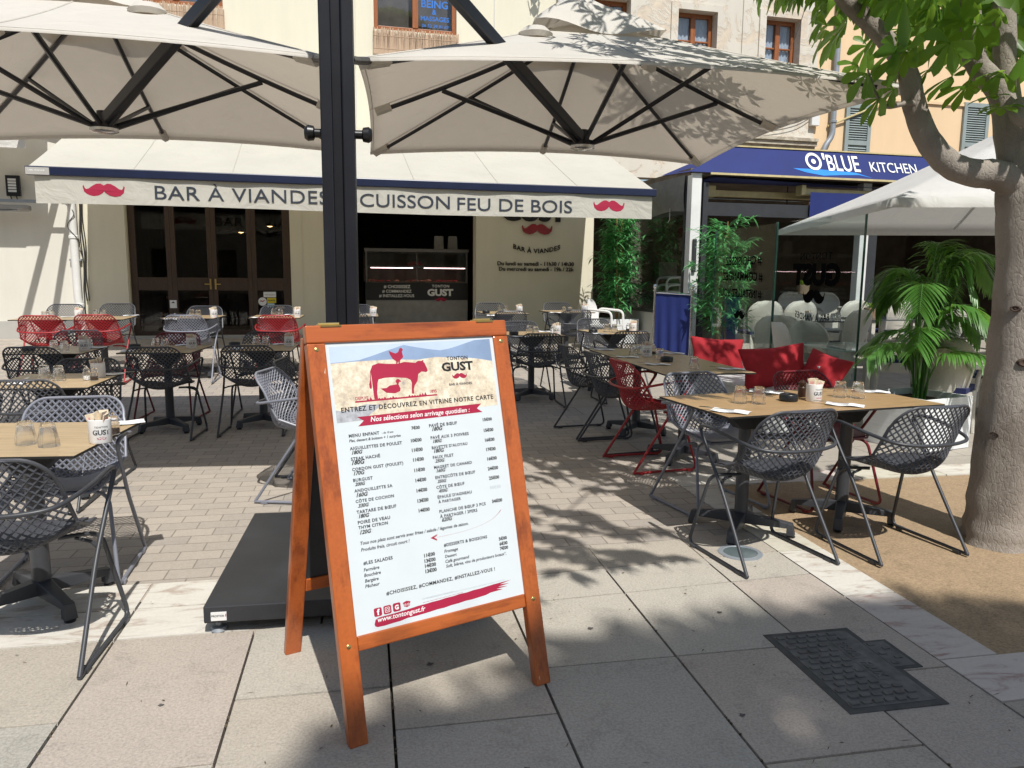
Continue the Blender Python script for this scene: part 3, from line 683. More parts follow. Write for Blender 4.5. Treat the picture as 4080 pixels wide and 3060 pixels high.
# raised lettering on the cream wall
ws = thing('wall_sign', 'raised black opening hours and red moustache on the cream wall by the bamboo', 'sign', M=FM)
mb = MB()
def on_wall(s0, h0, y0=-.012): return lambda x, y, d: (s0+x, y0-d, h0+y)
put_text(mb, 'TONTON', on_wall(6.72,2.86), depth=.02, width=.95, bold=.02, space=1.15)
put_text(mb, 'GUST', on_wall(6.58,2.44), depth=.03, width=1.24, height=.30, bold=.05)
put_text(mb, 'Du lundi au samedi - 11h30 / 14h30', on_wall(6.50,1.605), depth=.012, width=1.49, bold=.012)
put_text(mb, 'Du mercredi au samedi - 19h / 22h', on_wall(6.53,1.505), depth=.012, width=1.45, bold=.012)
put_text(mb, 'BAR À VIANDES', lambda x,y,d: (6.80+x, -.012-d, 1.835+y+.40*(x-.455)**2), depth=.012, width=.91, bold=.015, space=1.1)
mb.build('lettering', mt['inkblack'], ws)
mb = MB(); flat_poly(mb, moustache(.59), lambda x,y,d: (7.255+x, -.012-d, 2.285+y), depth=.03)
mb.build('moustache_emblem', mat('glossy_red_enamel', (.30,.012,.02), .25), ws)
# ================================================================ veranda and blue awning of the neighbour
vr = thing('veranda', 'dark glazed restaurant veranda with white corner post under the blue awning', 'veranda', M=FM)
for q in ((8.76,8.92,-3.24,-3.08,0,2.98),(11.86,12.02,-3.1,-2.95,0,2.95),(14.85,15.0,-3.1,-2.95,0,2.95)): MB().box(*q).build('post', mt['pvc'], vr, bevel=.006)
MB().box(8.80,8.86,-3.285,-3.24,1.5,2.0).build('wall_speaker', mt['darkgrey'], vr, bevel=.01)
MB().box(8.975,9.06,-3.2,-3.1,0,2.85).box(9.06,18,-3.2,-3.12,2.36,2.56).box(12.03,12.2,-3.08,-2.98,0,2.4).build('frame', mt['darkgrey'], vr)
MB().box(8.74,8.80,-3.07,-.06,.1,.82).build('low_wall', mt['plinth'], vr)
sg_ = MB().box(8.745,8.80,-3.08,-3.02,.82,2.95).box(8.745,8.80,-.12,-.03,.82,2.95).box(8.75,8.795,-3.02,-.12,2.38,2.44).box(8.75,8.795,-3.02,-.12,.82,.87).build('side_frame', mt['darkgrey'], vr)
MB().box(8.77,8.776,-3.02,-.12,.87,2.38).build('pane', mt['doorglass'], sg_)
MB().grid(lambda u, v: (8.74-.02*math.sin(v*PI), -3.05+2.98*u, 2.42+.55*v+(.03*math.sin(u*9) if v < .01 else 0)), 30, 4).build('side_blind', mat('grey_blind_canvas', (.17,.17,.165), .9), vr)
for n in (.9,2.6): MB().tube([(8.715,-n,2.5),(8.715,-n,2.32),(8.70,-n+.03,2.28)], .008, 6).build('strap', mt['plinth'], vr)
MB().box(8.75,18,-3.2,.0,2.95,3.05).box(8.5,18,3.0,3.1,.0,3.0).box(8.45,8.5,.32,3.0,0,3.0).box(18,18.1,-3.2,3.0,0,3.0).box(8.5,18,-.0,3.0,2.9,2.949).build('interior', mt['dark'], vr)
for q in ((10.0,11.2,2.6,2.99,.3,1.05),(13,14.4,2.5,2.99,.3,1.1)): MB().box(*q).build('bar_counter', mt['darkgrey'], vr)
MB().box(11.0,11.45,2.7,2.95,1.35,1.75).build('wall_poster', mt['plinth'], vr)
MB().lathe([(.02,.22),(.08,.14),(.09,.0),(.085,.0),(0,.1)],14,M=Matrix.Translation((11.0,-2.3,2.42))).tube([(11.0,-2.3,2.95),(11.0,-2.3,2.62)],.012,6).build('hanging_lamp', mt['darkgrey'], vr, True)
ba = thing('blue_awning', 'royal blue awning with raised white lettering and a wave over the veranda', 'awning', M=FM)
def bf(s, v, d=0):  # sloping fascia: v 0 low edge, 1 top edge
    nx, nz = .556/1.13, .98/1.13
    return (s, -(3.30-.22*v)-d*.9, 2.985+.43*v+d*.43)
cv = MB().grid(lambda u, v: bf(8.70+.75*v+(9.3-.75*v)*u, v), 40, 3).add([bf(8.70,0),bf(9.45,1),(8.72,-2.2,3.05)],[(0,1,2)]).build('cover', mt['blue'], ba)
for q in ((9.02,18,-3.325,-3.30,2.955,2.985),(9.45,18,-3.10,-3.06,3.416,3.436)): MB().box(*q).build('trim', mt['gold'], ba)
MB().grid(lambda u, v: (9.1+8.9*u, -3.25+.55*v, 2.93-.10*math.sin(min(1,u*1.4)*PI*.5)*(1-v)-.02*v), 30, 3).build('lower_canopy', mt['blue'], ba)
MB().box(9.35,11.45,-2.74,-2.64,2.70,2.80).box(9.25,9.4,-2.8,-2.62,2.68,2.86).build('folding_arm', mt['gold'], ba, bevel=.01)
MB().box(10.75,18,-3.12,-3.0,2.73,2.83).box(10.70,10.78,-3.15,-2.98,2.72,2.88).build('folding_arm', mt['gold'], ba, bevel=.01)
MB().grid(lambda u, v: (10.80+7.2*u, -3.235+.015*math.sin(u*40), 2.36+.40*v), 60, 2).build('drop_blind', mt['blue'], ba)
mb = MB()
def on_f(s0, v0): return lambda x, y, d: bf(s0+x, v0+y/.43, .004+d)
put_text(mb, "BLUE", on_f(11.09,.26), depth=.008, width=.585, height=.27, bold=.01)
put_text(mb, "'", on_f(11.025,.30), depth=.008, height=.26, bold=.02)
put_text(mb, "KITCHEN", on_f(11.87,.29), depth=.008, width=.88, height=.17, bold=.0)
ring = MB(); n = 32
for (r0, r1) in ((.100,.142),):
    pts = [bf(10.85+r_*math.cos(2*PI*i/n), .575+r_*math.sin(2*PI*i/n)/.43, .012) for r_ in (r0, r1) for i in range(n)]
    mb.add(pts, [(i,(i+1)%n,n+(i+1)%n,n+i) for i in range(n)])
flat_poly(mb, [((.04)*math.cos(2*PI*i/16),.04*math.sin(2*PI*i/16)) for i in range(16)], lambda x,y,d: bf(10.85+x,.575+y/.43,.012))
mb.build('lettering', mt['whiteink'], cv)
mb = MB(); flat_poly(mb, [(-.22,.03),(0,-.03),(.3,-.07),(.6,-.05),(.95,-.035),(1.18,-.075),(.9,.0),(.55,.02),(.2,.03)], lambda x,y,d: bf(10.68+x,.225+y/.43,.003)); mb.build('wave_emblem', mt['ltblue'], cv)

# ================================================================ double cantilever parasol
cp = thing('cantilever_parasol', 'greige double parasol on one black multi rib pole with square canopies and base plate', 'parasol', (-.80,3.63,0), R(9.2))
MB().box(-.54,.63,-.63,.60,.052,.125).build('base_plate', mt['navy'], cp, bevel=.006).data.materials[0] = mat('black_steel_plate', (.038,.040,.046), .48, .3, .3, 3, 40, .05)
for sx in (-1,1):
    for sy in (-1,1):
        MB().lathe([(.036,0),(.03,.014),(.012,.02),(.012,.054)],14,M=Matrix.Translation((.045+.54*sx,.57*sy,0))).build('foot', mt['zinc'], cp, True)
o = MB().box(-.51,-.45,-.636,-.63,.065,.10).build('maker_label', mt['whiteplastic'], cp)
mb = MB(); put_text(mb, 'PROSTOR', lambda x,y,d: (-.508+x,-.6375,.082+y), width=.05, bold=.01); mb.build('lettering', mt['ink'], o)
MB().box(-.454,-.451,-.637,-.6365,.082,.092).build('red_mark', mt['redcush'], o)
mb = MB().box(-.03,.03,-.03,.03,.125,3.5)
for sx in (-1,1):
    for sy in (-1,1): mb.box(min(sx*.022,sx*.074),max(sx*.022,sx*.074),min(sy*.022,sy*.074),max(sy*.022,sy*.074),.125,3.5)
mb.build('pole', mt['polem'], cp, bevel=.006)
MB().box(-.11,.11,-.11,.11,.125,.16).build('pole_foot', mt['polem'], cp, bevel=.004)
for sx in (-1,1):
    MB().lathe([(.02,0),(.02,.03),(.032,.035),(.036,.06),(.025,.075),(0,.078)],14,M=Matrix.Translation((sx*.075,-.01,2.08)) @ Matrix.Rotation(R(90*sx),4,'Y')).build('knob', mt['black'], cp, True)
CZ, CP, HS, CY = 2.515, 3.25, 1.56, 1.955
for sx in (-1, 1):
    cx = sx*1.635
    def csurf(px, py, d=0):   # px,py in -1..1 square
        r_ = max(abs(px), abs(py))
        z = CZ + (CP-CZ)*(1-r_) - .015*math.sin(min(1,r_)*PI)
        z += .065*(1-(min(abs(px),abs(py))/max(r_,1e-6))**2)*r_**2
        e = 1 - .018*(1-(min(abs(px),abs(py))/max(r_,1e-6))**2)*r_**3
        return (cx+px*HS*e, CY+py*HS*e, z-d)
    per = 48
    def ring(i):
        q = (i % per)/per*4; k = int(q); t = (q-k)*2-1
        return [(t,-1),(1,t),(-t,1),(-1,-t)][k]
    mb = MB()
    def cf(u, v):
        p = ring(round(u*per)); r_ = .09+.91*v
        return csurf(p[0]*r_, p[1]*r_)
    mb.grid(cf, per, 14)
    def hf(u, v):
        p = ring(round(u*per)); q = csurf(p[0], p[1]); return (q[0], q[1], q[2]-.014*v)
    mb.grid(hf, per, 1)
    for dx, dy in ((1,0),(1,1),(0,1),(-1,1),(-1,0),(-1,-1),(0,-1),(1,-1)): mb.tube([csurf(dx*t/10, dy*t/10, -.002) for t in range(2, 11)], .0045, 4, caps=False)
    mb.tube([csurf(*[c*.985 for c in ring(i)], -.001) for i in range(per+1)], .003, 4, caps=False)
    cn = mb.build('canopy', mt['canvas'], cp, True, merge=True)
    def vf(u, v):
        p = ring(round(u*per)); r_ = .0+.29*v
        q = csurf(p[0]*r_, p[1]*r_); puff = .10*(1-v**2)+.035+.03*math.sin(u*2*PI*4+1.2*sx)*v
        return (q[0], q[1], q[2]+puff*(1.15+.35*math.sin(u*2*PI*2+.6)))
    MB().grid(vf, per, 6).build('vent', mt['canvas'], cn, True, merge=True)
    hz = 2.40
    hub = MB().lathe([(.0,-.03),(.055,-.025),(.085,-.01),(.085,.02),(.05,.03),(.04,.10),(0,.10)],20,M=Matrix.Translation((cx,CY,hz))).build('hub', mt['polem'], cp, True)
    MB().lathe([(.0,-.042),(.06,-.04),(.088,-.03),(.088,-.012)],20,M=Matrix.Translation((cx,CY,hz))).build('cover_disc', mt['steel'], hub, True)
    for k, (dx, dy) in enumerate(((1,0),(1,1),(0,1),(-1,1),(-1,0),(-1,-1),(0,-1),(1,-1))):
        pts = [csurf(dx*t, dy*t, .035) for t in (.06,.2,.35,.5,.65,.8,.95)]
        mb = MB().tube(pts, .0155, 6)
        rb_ = mb.build('rib', mt['polem'], cp)
        e = csurf(dx*.97, dy*.97, .03); e2 = csurf(dx*.90, dy*.90, .03)
        MB().tube([e2, e], .030, 6).build('pocket', mt['canvas'], rb_)
        jr = .47 if dx and dy else .66; j = csurf(dx*jr, dy*jr, .05)
        MB().tube([(cx+dx*.06, CY+dy*.06, hz+.005), j], .0165, 6).build('strut', mt['polem'], cp)
    a0 = Vector((0,0,3.24)); a1 = Vector((cx,CY,hz+.03)); d = (a1-a0).normalized(); sd = d.cross(Vector((0,0,1))).normalized(); up = sd.cross(d)
    q = []
    for p in (a0+d*.05, a1):
        q += [p-sd*.027-up*.040, p+sd*.027-up*.040, p+sd*.027+up*.040, p-sd*.027+up*.040]
    MB().hexa([q[0],q[1],q[2],q[3],q[4],q[5],q[6],q[7]]).build('arm', mt['polem'], cp, bevel=.008)
    MB().tube([(sx*.06,.05,2.42),(sx*.085,.22,2.46),csurf(-sx*.96,-.96,.02)],.019,8).build('bracket', mt['polem'], cp)
    c0 = csurf(-sx*.30,-.36); MB().lathe([(.10,-.03),(.115,0),(.07,.04),(.06,.03)],16,M=Matrix.Translation(c0)).build('arm_sleeve', mt['canvas'], cn, True)

# ================================================================ white market parasol beside the tree
mp = thing('market_parasol', 'large white square market parasol standing behind the tree', 'parasol', (5.36,7.95,gz(5.36,7.95)), R(-7.5))
def msurf(px, py, d=0):
    r_ = max(abs(px),abs(py)); return (px*2.15, py*2.15, 2.06+1.10*(1-r_)-.05*math.sin(r_*PI)-d)
def mring(i, per=40):
    q = (i % per)/per*4; k = int(q); t = (q-k)*2-1
    return [(t,-1),(1,t),(-t,1),(-1,-t)][k]
mb = MB()
mb.grid(lambda u, v: msurf(*[c*(.02+.98*v) for c in mring(round(u*40))]), 40, 12)
mb.grid(lambda u, v: (lambda q: (q[0],q[1],q[2]-.07*v))(msurf(*mring(round(u*40)))), 40, 1)
mb.build('canopy', mt['white_canvas'], mp, True, merge=True)
MB().tube([(0,0,.05),(0,0,3.2)], .04, 12).build('pole', mt['pvc'], mp, True)
MB().box(-.35,.35,-.35,.35,0,.06).build('base', mt['plinth'], mp, bevel=.01)
for dx, dy in ((1,0),(1,1),(0,1),(-1,1),(-1,0),(-1,-1),(0,-1),(1,-1)):
    MB().tube([msurf(dx*t,dy*t,.03) for t in (.04,.3,.6,.96)], .018, 6).build('rib', mt['whiteplastic'], mp)
    MB().tube([(dx*.04,dy*.04,2.2), msurf(dx*.5,dy*.5,.04)], .014, 6).build('strut', mt['whiteplastic'], mp)

# ================================================================ menu board
bd = thing('menu_board', 'orange wooden folding menu board standing on the grey slabs with a white poster', 'menu board', (-.489,2.185,0), R(32.4))
TH = math.atan2(.33, 1.29); sT, cT = math.sin(TH), math.cos(TH)
def pb_(w, t, d=0): return (w, t*sT - d*cT, t*cT + d*sT)
def pbox(mb, w0, w1, t0, t1, d0, d1, mi=0, foot=False):
    def P(w, t, d):
        p = pb_(w, t, d)
        if foot and t == t0: k = p[2]/cT; p = pb_(w, t - k, d)
        return p
    return mb.hexa([P(w0,t0,d0),P(w1,t0,d0),P(w1,t0,d1),P(w0,t0,d1),P(w0,t1,d0),P(w1,t1,d0),P(w1,t1,d1),P(w0,t1,d1)][0:4][::-1] + [P(w0,t1,d0),P(w1,t1,d0),P(w1,t1,d1),P(w0,t1,d1)][::-1], mi)
pbox(MB(), 0, .061, 0, 1.270, -.034, 0, foot=True).build('front_leg', mt['wood'], bd, bevel=.004)
pbox(MB(), .696, .757, 0, 1.270, -.034, 0, foot=True).build('front_leg', mt['wood'], bd, bevel=.004)
pbox(MB(), 0, .757, 1.271, 1.33, -.034, 0).build('top_rail', mt['woodx'], bd, bevel=.005)
pbox(MB(), .062, .695, .283, .330, -.032, -.003).build('bottom_rail', mt['woodx'], bd, bevel=.004)
YB = .69
def bk(w, t, d=0):   # back frame, leaning the other way
    return (w, YB - t*sT*1.06, t*cT) if not d else (w, YB - t*sT*1.06 + d, t*cT)
def bbox(w0, w1, t0, t1, m, nm):
    q = [bk(w0,t0),bk(w1,t0),bk(w1,t0,.03),bk(w0,t0,.03),bk(w0,t1),bk(w1,t1),bk(w1,t1,.03),bk(w0,t1,.03)]
    return MB().hexa(q).build(nm, m, bd, bevel=.004)
bbox(0,.061,0,1.285,mt['wood'],'back_leg'); bbox(.696,.757,0,1.285,mt['wood'],'back_leg')
bbox(.062,.695,.28,.335,mt['woodx'],'back_rail'); bbox(.062,.695,1.23,1.285,mt['woodx'],'back_rail')
MB().hexa([bk(.06,.33,.008),bk(.70,.33,.008),bk(.70,.33,.014),bk(.06,.33,.014),bk(.06,1.24,.008),bk(.70,1.24,.008),bk(.70,1.24,.014),bk(.06,1.24,.014)]).build('back_panel', mt['darkgrey'], bd)
for w0 in (.05,.63):
    z = 1.33*cT
    h_ = MB().box(w0,w0+.07,.325,.372,z-.006,z-.001).tube([(w0,.35,z+.001),(w0+.07,.35,z+.001)],.005,8).build('hinge', mt['brass'], bd)
# poster: everything is printed on one sheet, in sheet coordinates
for w0 in (.03,.727):
    for t0 in (.306,1.25):
        q = pb_(w0, t0, .0006); MB().lathe([(.0,.0015),(.006,.001),(.0075,0)][::-1],12,M=Matrix.Translation(q) @ Matrix.Rotation(R(90)-TH,4,'X')).build('screw', mt['brass'], bd, True)
ps = pbox(MB(), .060, .697, .328, 1.272, -.012, -.009).build('poster', mt['paper'], bd)
EPS = .00008
def on_p(w, t, k=1): return lambda x, y, d: pb_(w+x, t+y, -.009+EPS*k)
def pp(poly, m, nm, k=1):
    mb = MB(); flat_poly(mb, poly, on_p(0,0,k)); return mb.build(nm, m, ps)
pp([(.074,1.008),(.683,1.017),(.683,1.262),(.074,1.258)], mat('print_sky', (.50,.60,.74), .45, 0, .1, 3), 'printed_sky', 1)
pp([(.074,1.205),(.12,1.207),(.173,1.210),(.223,1.223),(.27,1.236),(.338,1.254),(.38,1.245),(.427,1.236),(.476,1.229),(.51,1.233),(.549,1.242),(.618,1.260),(.683,1.262),(.683,1.17),(.074,1.17)], mat('print_hills', (.245,.335,.50), .45, 0, .12, 8), 'printed_hills', 2)
gm, gnt, gb, gN, gL = nodes('print_dry_grass')
gL.new(ramp(gnt, noise(gnt, 26, 7, .75, (1,1,1)), [(.30,(.33,.30,.30)),(.45,(.62,.52,.38)),(.62,(.80,.74,.60))]), gb.inputs['Base Color'])
pp([(.074,1.008),(.683,1.017),(.683,1.18),(.62,1.192),(.59,1.196),(.456,1.206),(.38,1.200),(.30,1.206),(.173,1.206),(.074,1.203)], gm, 'printed_meadow', 3)
pp([(.074,1.008),(.165,1.01),(.235,1.055),(.18,1.062),(.10,1.045),(.074,1.05)], mat('print_shade', (.40,.41,.44), .45, 0, .3, 60), 'printed_shade', 3.5)
cr = mt['crimson']
cow = [(.206,1.169),(.216,1.189),(.238,1.196),(.268,1.192),(.308,1.190),(.334,1.195),(.375,1.190),(.386,1.196),(.398,1.195),(.407,1.199),(.405,1.192),(.410,1.187),(.419,1.161),(.413,1.155),(.394,1.158),(.381,1.150),(.375,1.126),(.363,1.112),(.358,1.1),(.357,1.084),(.349,1.084),(.350,1.1),(.353,1.120),(.350,1.131),(.337,1.139),(.287,1.145),(.256,1.145),(.233,1.141),(.228,1.128),(.226,1.112),(.223,1.098),(.224,1.075),(.211,1.075),(.210,1.095),(.2095,1.125),(.2095,1.150),(.2075,1.168),(.2065,1.14),(.207,1.118),(.204,1.110),(.1985,1.114),(.198,1.127),(.203,1.14)]
mb = MB()
flat_poly(mb, cow, on_p(0,0,5))
flat_poly(mb, [(.281,1.236),(.294,1.230),(.305,1.226),(.315,1.230),(.321,1.242),(.328,1.245),(.334,1.238),(.329,1.231),(.332,1.212),(.319,1.201),(.316,1.188),(.312,1.188),(.3115,1.199),(.307,1.188),(.303,1.188),(.304,1.199),(.292,1.208),(.284,1.223)], on_p(0,0,5.5))
flat_poly(mb, [(.237,1.110),(.258,1.110),(.271,1.118),(.287,1.119),(.298,1.120),(.293,1.131),(.299,1.138),(.307,1.137),(.315,1.128),(.307,1.128),(.303,1.120),(.309,1.105),(.306,1.096),(.287,1.090),(.256,1.094)], on_p(0,0,5.5))
gr = [(.143,1.069)] + [(.143+.301*i/60, 1.0745 + (.0115*rnd.random()**1.5 if i % 2 and 8 < i < 52 else 0) + .001*i/60) for i in range(61)] + [(.444,1.0705)]
flat_poly(mb, gr, on_p(0,0,5.2))
flat_poly(mb, [(.143,1.022),(.615,1.028),(.595,1.012),(.616,.997),(.144,.991),(.165,1.008)], on_p(0,0,6))
flat_poly(mb, [(c[0]+.541, c[1]+1.1345) for c in moustache(.060)], on_p(0,0,5))
sw = [(.125,.352),(.130,.366),(.139,.370)] + [(.15+.37*i/14, .3715+.014*i/14+rnd.uniform(-.0012,.0012)) for i in range(15)] + [(.575,.388),(.648,.3895),(.60,.383),(.640,.3795),(.592,.376),(.632,.371),(.585,.370),(.61,.364),(.56,.3625)] + [(.54-.38*i/14, .358-.015*i/14+rnd.uniform(-.002,.002)) for i in range(15)] + [(.135,.342),(.127,.346)]
flat_poly(mb, sw, on_p(0,0,5))
flat_poly(mb, [(.355,.589),(.383,.598),(.3785,.592),(.368,.588),(.3775,.583),(.379,.576)], on_p(0,0,5))
for cx_, cy_ in ((.141,.3885),(.174,.389),(.207,.390)):
    flat_poly(mb, [(cx_+dx, cy_+dy) for dx, dy in ((-.0135,-.010),(-.010,-.0135),(.010,-.0135),(.0135,-.010),(.0135,.010),(.010,.0135),(-.010,.0135),(-.0135,.010))], on_p(0,0,5))
flat_poly(mb, [(.229,.398),(.234,.400),(.243,.4025),(.252,.400),(.257,.398),(.254,.392),(.2535,.386),(.243,.382),(.2325,.386),(.232,.392)], on_p(0,0,5))
def dots(mb, pts, r_, k):
    for x, y in pts: flat_poly(mb, [(x+r_*math.cos(q*PI/4), y+r_*math.sin(q*PI/4)) for q in range(8)], on_p(0,0,k))
dots(mb, [(.302+.148*i/30, .3835+.0028*i/30) for i in range(31)], .0012, 7)
arc = [(.382,.5875),(.43,.588),(.488,.591),(.55,.599),(.601,.613),(.63,.63),(.643,.641)]
dots(mb, [catmull([(x,y,0) for x,y in arc],8)[i][:2] for i in range(0,48)], .0011, 7)
mb.build('crimson_print', cr, ps)
TX = [('TONTON', 0.4971, 1.192, 0.0848, 'k'), ('GUST', 0.4735, 1.15, 0.1271, 'K'), ('BAR À VIANDES', 0.4956, 1.1011, 0.0913, 'k'), ('DEPUIS', 0.1447, 1.0777, 0.0444, 'r'), ('1895', 0.4172, 1.0816, 0.0263, 'r'), ('ENTREZ ET DÉCOUVREZ EN VITRINE NOTRE CARTE', 0.0924, 1.0412, 0.5754, 'K'), ('Nos sélections selon arrivage quotidien :', 0.189, 1.0026, 0.3759, 'W'), ('MENU ENFANT', 0.1084, 0.958, 0.1058, 'k'), ('AIGUILLETTES DE POULET', 0.107, 0.9166, 0.1841, 'k'), ('STEAK HACHÉ', 0.1068, 0.8824, 0.1013, 'k'), ('CORDON GUST (POULET)', 0.1069, 0.8484, 0.1803, 'k'), ('BURGUST', 0.1065, 0.8134, 0.0672, 'k'), ('ANDOUILLETTE 5A', 0.1065, 0.779, 0.133, 'k'), ('CÔTE DE COCHON', 0.1069, 0.745, 0.1339, 'k'), ('TARTARE DE BŒUF', 0.1062, 0.7101, 0.1386, 'k'), ('POIRE DE VEAU', 0.1066, 0.6764, 0.1123, 'k'), ('THYM CITRON', 0.1066, 0.6603, 0.1021, 'k'), ('PAVÉ DE BŒUF', 0.3986, 0.9628, 0.1091, 'k'), ('PAVÉ AUX 3 POIVRES', 0.3991, 0.9209, 0.1503, 'k'), ("BAVETTE D'ALOYAU", 0.3991, 0.8864, 0.14, 'k'), ('FAUX FILET', 0.3989, 0.8526, 0.0805, 'k'), ('MAGRET DE CANARD', 0.3989, 0.8184, 0.1493, 'k'), ('ENTRECÔTE DE BŒUF', 0.3992, 0.7832, 0.157, 'k'), ('CÔTE DE BŒUF', 0.3986, 0.7491, 0.1099, 'k'), ("ÉPAULE D'AGNEAU", 0.399, 0.7156, 0.1342, 'k'), ('À PARTAGER', 0.3997, 0.6995, 0.0877, 'k'), ('PLANCHE DE BŒUF 3 PCS', 0.3994, 0.6665, 0.184, 'k'), ('À PARTAGER / 2PERS', 0.3994, 0.6492, 0.1473, 'k'), ('- de 10 ans', 0.2231, 0.9584, 0.0415, 'i'), ('Plat, dessert & boisson + 1 surprise', 0.1075, 0.9424, 0.1818, 'i'), ('Tous nos plats sont servis avec frites / salade / légumes de saison.', 0.1071, 0.6096, 0.398, 'i'), ('Produits frais, circuit court !', 0.1071, 0.5887, 0.1712, 'i'), ('7€00', 0.3314, 0.9615, 0.0317, 'p'), ('10€00', 0.3246, 0.9186, 0.0398, 'p'), ('11€00', 0.3239, 0.8857, 0.0407, 'p'), ('11€00', 0.3244, 0.8527, 0.0401, 'p'), ('11€00', 0.3243, 0.8173, 0.04, 'p'), ('14€00', 0.3243, 0.7828, 0.0404, 'p'), ('14€00', 0.324, 0.7482, 0.04, 'p'), ('13€00', 0.3229, 0.7134, 0.0414, 'p'), ('14€00', 0.3232, 0.6807, 0.0413, 'p'), ('15€00', 0.6132, 0.9636, 0.038, 'p'), ('15€00', 0.6121, 0.9246, 0.04, 'p'), ('16€00', 0.6121, 0.8894, 0.0399, 'p'), ('17€00', 0.6122, 0.8553, 0.0396, 'p'), ('16€00', 0.6119, 0.8215, 0.04, 'p'), ('24€00', 0.6088, 0.7862, 0.0438, 'p'), ('25€00', 0.609, 0.7524, 0.0432, 'p'), ('34€00', 0.6099, 0.6693, 0.043, 'p'), ('88€88', 0.6087, 0.7185, 0.0444, 'f'), ('180G', 0.1121, 0.9023, 0.0375, 'h'), ('180G', 0.1082, 0.8686, 0.0453, 'h'), ('170G', 0.1104, 0.8345, 0.0385, 'h'), ('200G', 0.111, 0.7995, 0.0354, 'h'), ('160G', 0.1115, 0.7636, 0.0406, 'h'), ('330G', 0.1136, 0.7293, 0.0376, 'h'), ('180G', 0.1114, 0.6956, 0.0372, 'h'), ('120G', 0.1098, 0.6436, 0.0398, 'h'), ('180G', 0.4079, 0.949, 0.0417, 'h'), ('180G', 0.406, 0.9074, 0.0353, 'h'), ('180G', 0.405, 0.8733, 0.0406, 'h'), ('250G', 0.4058, 0.8391, 0.037, 'h'), ('160G', 0.4065, 0.8054, 0.0355, 'h'), ('350G', 0.4053, 0.7687, 0.0352, 'h'), ('450G', 0.4062, 0.7357, 0.0352, 'h'), ('620G', 0.4052, 0.6361, 0.0406, 'h'), ('#DESSERTS & BOISSONS', 0.4013, 0.5511, 0.1716, 'k'), ('Fromage', 0.4003, 0.5304, 0.0527, 'i'), ('Dessert', 0.4005, 0.5132, 0.0456, 'i'), ('Café gourmand', 0.3998, 0.496, 0.0932, 'i'), ('Soft, bières, vins de producteurs locaux*.', 0.4004, 0.48, 0.2416, 'i'), ('5€00', 0.6192, 0.5341, 0.0336, 'p'), ('6€00', 0.6193, 0.5163, 0.0336, 'p'), ('7€00', 0.6191, 0.4997, 0.0341, 'p'), ('#LES SALADES', 0.1101, 0.5454, 0.1018, 'k'), ('Fermière', 0.1086, 0.5242, 0.0536, 'i'), ('Bouchère', 0.1081, 0.5071, 0.0574, 'i'), ('Bergère', 0.1088, 0.4892, 0.0469, 'i'), ('Pêcheur', 0.1077, 0.472, 0.0503, 'i'), ('11€00', 0.324, 0.5294, 0.0406, 'p'), ('13€00', 0.3233, 0.5112, 0.0413, 'p'), ('14€00', 0.3229, 0.4947, 0.0413, 'p'), ('13€00', 0.3222, 0.4768, 0.0423, 'p'), ('#CHOISISSEZ, #COMMANDEZ, #INSTALLEZ-VOUS !', 0.1761, 0.4345, 0.4123, 'K'), ('* Prix et disponibilité selon sélection et affichage obligatoire.', 0.3001, 0.396, 0.1213, 's'), ("Pour votre santé, pratiquez une activité physique régulière. L'abus d'alcool est dangereux pour la santé, à consommer avec modération.", 0.2993, 0.3931, 0.3247, 's'), ('www.tontongust.fr', 0.1371, 0.3567, 0.1698, 'W')]
st = {'k': ('ink',dict(bold=.032)), 'K': ('inkblack',dict(bold=.026)), 'i': ('ink',dict(bold=.02,shear=.2)), 'p': ('inkblack',dict(bold=.038)), 'f': ('faint',dict()), 'h': ('inkblack',dict(bold=.034,shear=.35)), 'r': ('crimson',dict(bold=.02)), 'W': ('whiteink',dict(bold=.015,shear=.2)), 's': ('faint',dict())}
acc = {}
for s, w_, t_, wd, k in TX:
    m, kw = st[k]; kw = dict(kw)
    if s == 'GUST': kw['bold'] = .04; kw['height'] = .031; t_ += .004
    if k in 'kK' and s != 'GUST': kw['space'] = 1.12
    nm = {'h': 'handwriting', 'p': 'prices'}.get(k, 'lettering_'+m)
    mb = acc.setdefault(nm, (MB(), m))[0]
    put_text(mb, s, on_p(w_, t_, 7.5), width=wd, res=2, **kw)
mb = acc['lettering_whiteink'][0]
put_text(mb, 'f', on_p(.1375,.380,6), height=.018, bold=.05)
put_text(mb, 'G', on_p(.200,.383,6), height=.014, bold=.05)
for r0, r1, n_ in ((.0072,.0088,20),(.0032,.0046,16)):
    def sq(a, r_, n_=n_):
        c_, s_ = math.cos(a), math.sin(a); k = r_/max(abs(c_),abs(s_))*.97 if n_ == 20 else r_
        return (.174+c_*k, .389+s_*k)
    mb.add([on_p(0,0,6)(*sq(2*PI*i/n_, r_), 0) for r_ in (r0, r1) for i in range(n_)], [(i,(i+1)%n_,n_+(i+1)%n_,n_+i) for i in range(n_)])
for ex in (.2375,.2485):
    for r0, r1 in ((.0032,.0042),(.0,.0012)):
        mb.add([on_p(0,0,6)(ex+r_*math.cos(2*PI*i/12), .3905+r_*math.sin(2*PI*i/12), 0) for r_ in (r0, r1) for i in range(12)], [(i,(i+1)%12,12+(i+1)%12,12+i) for i in range(12)])
for nm, (mb, m) in acc.items(): mb.build(nm if not nm.startswith('lettering') else 'lettering', mt[m], ps)
mb = MB()
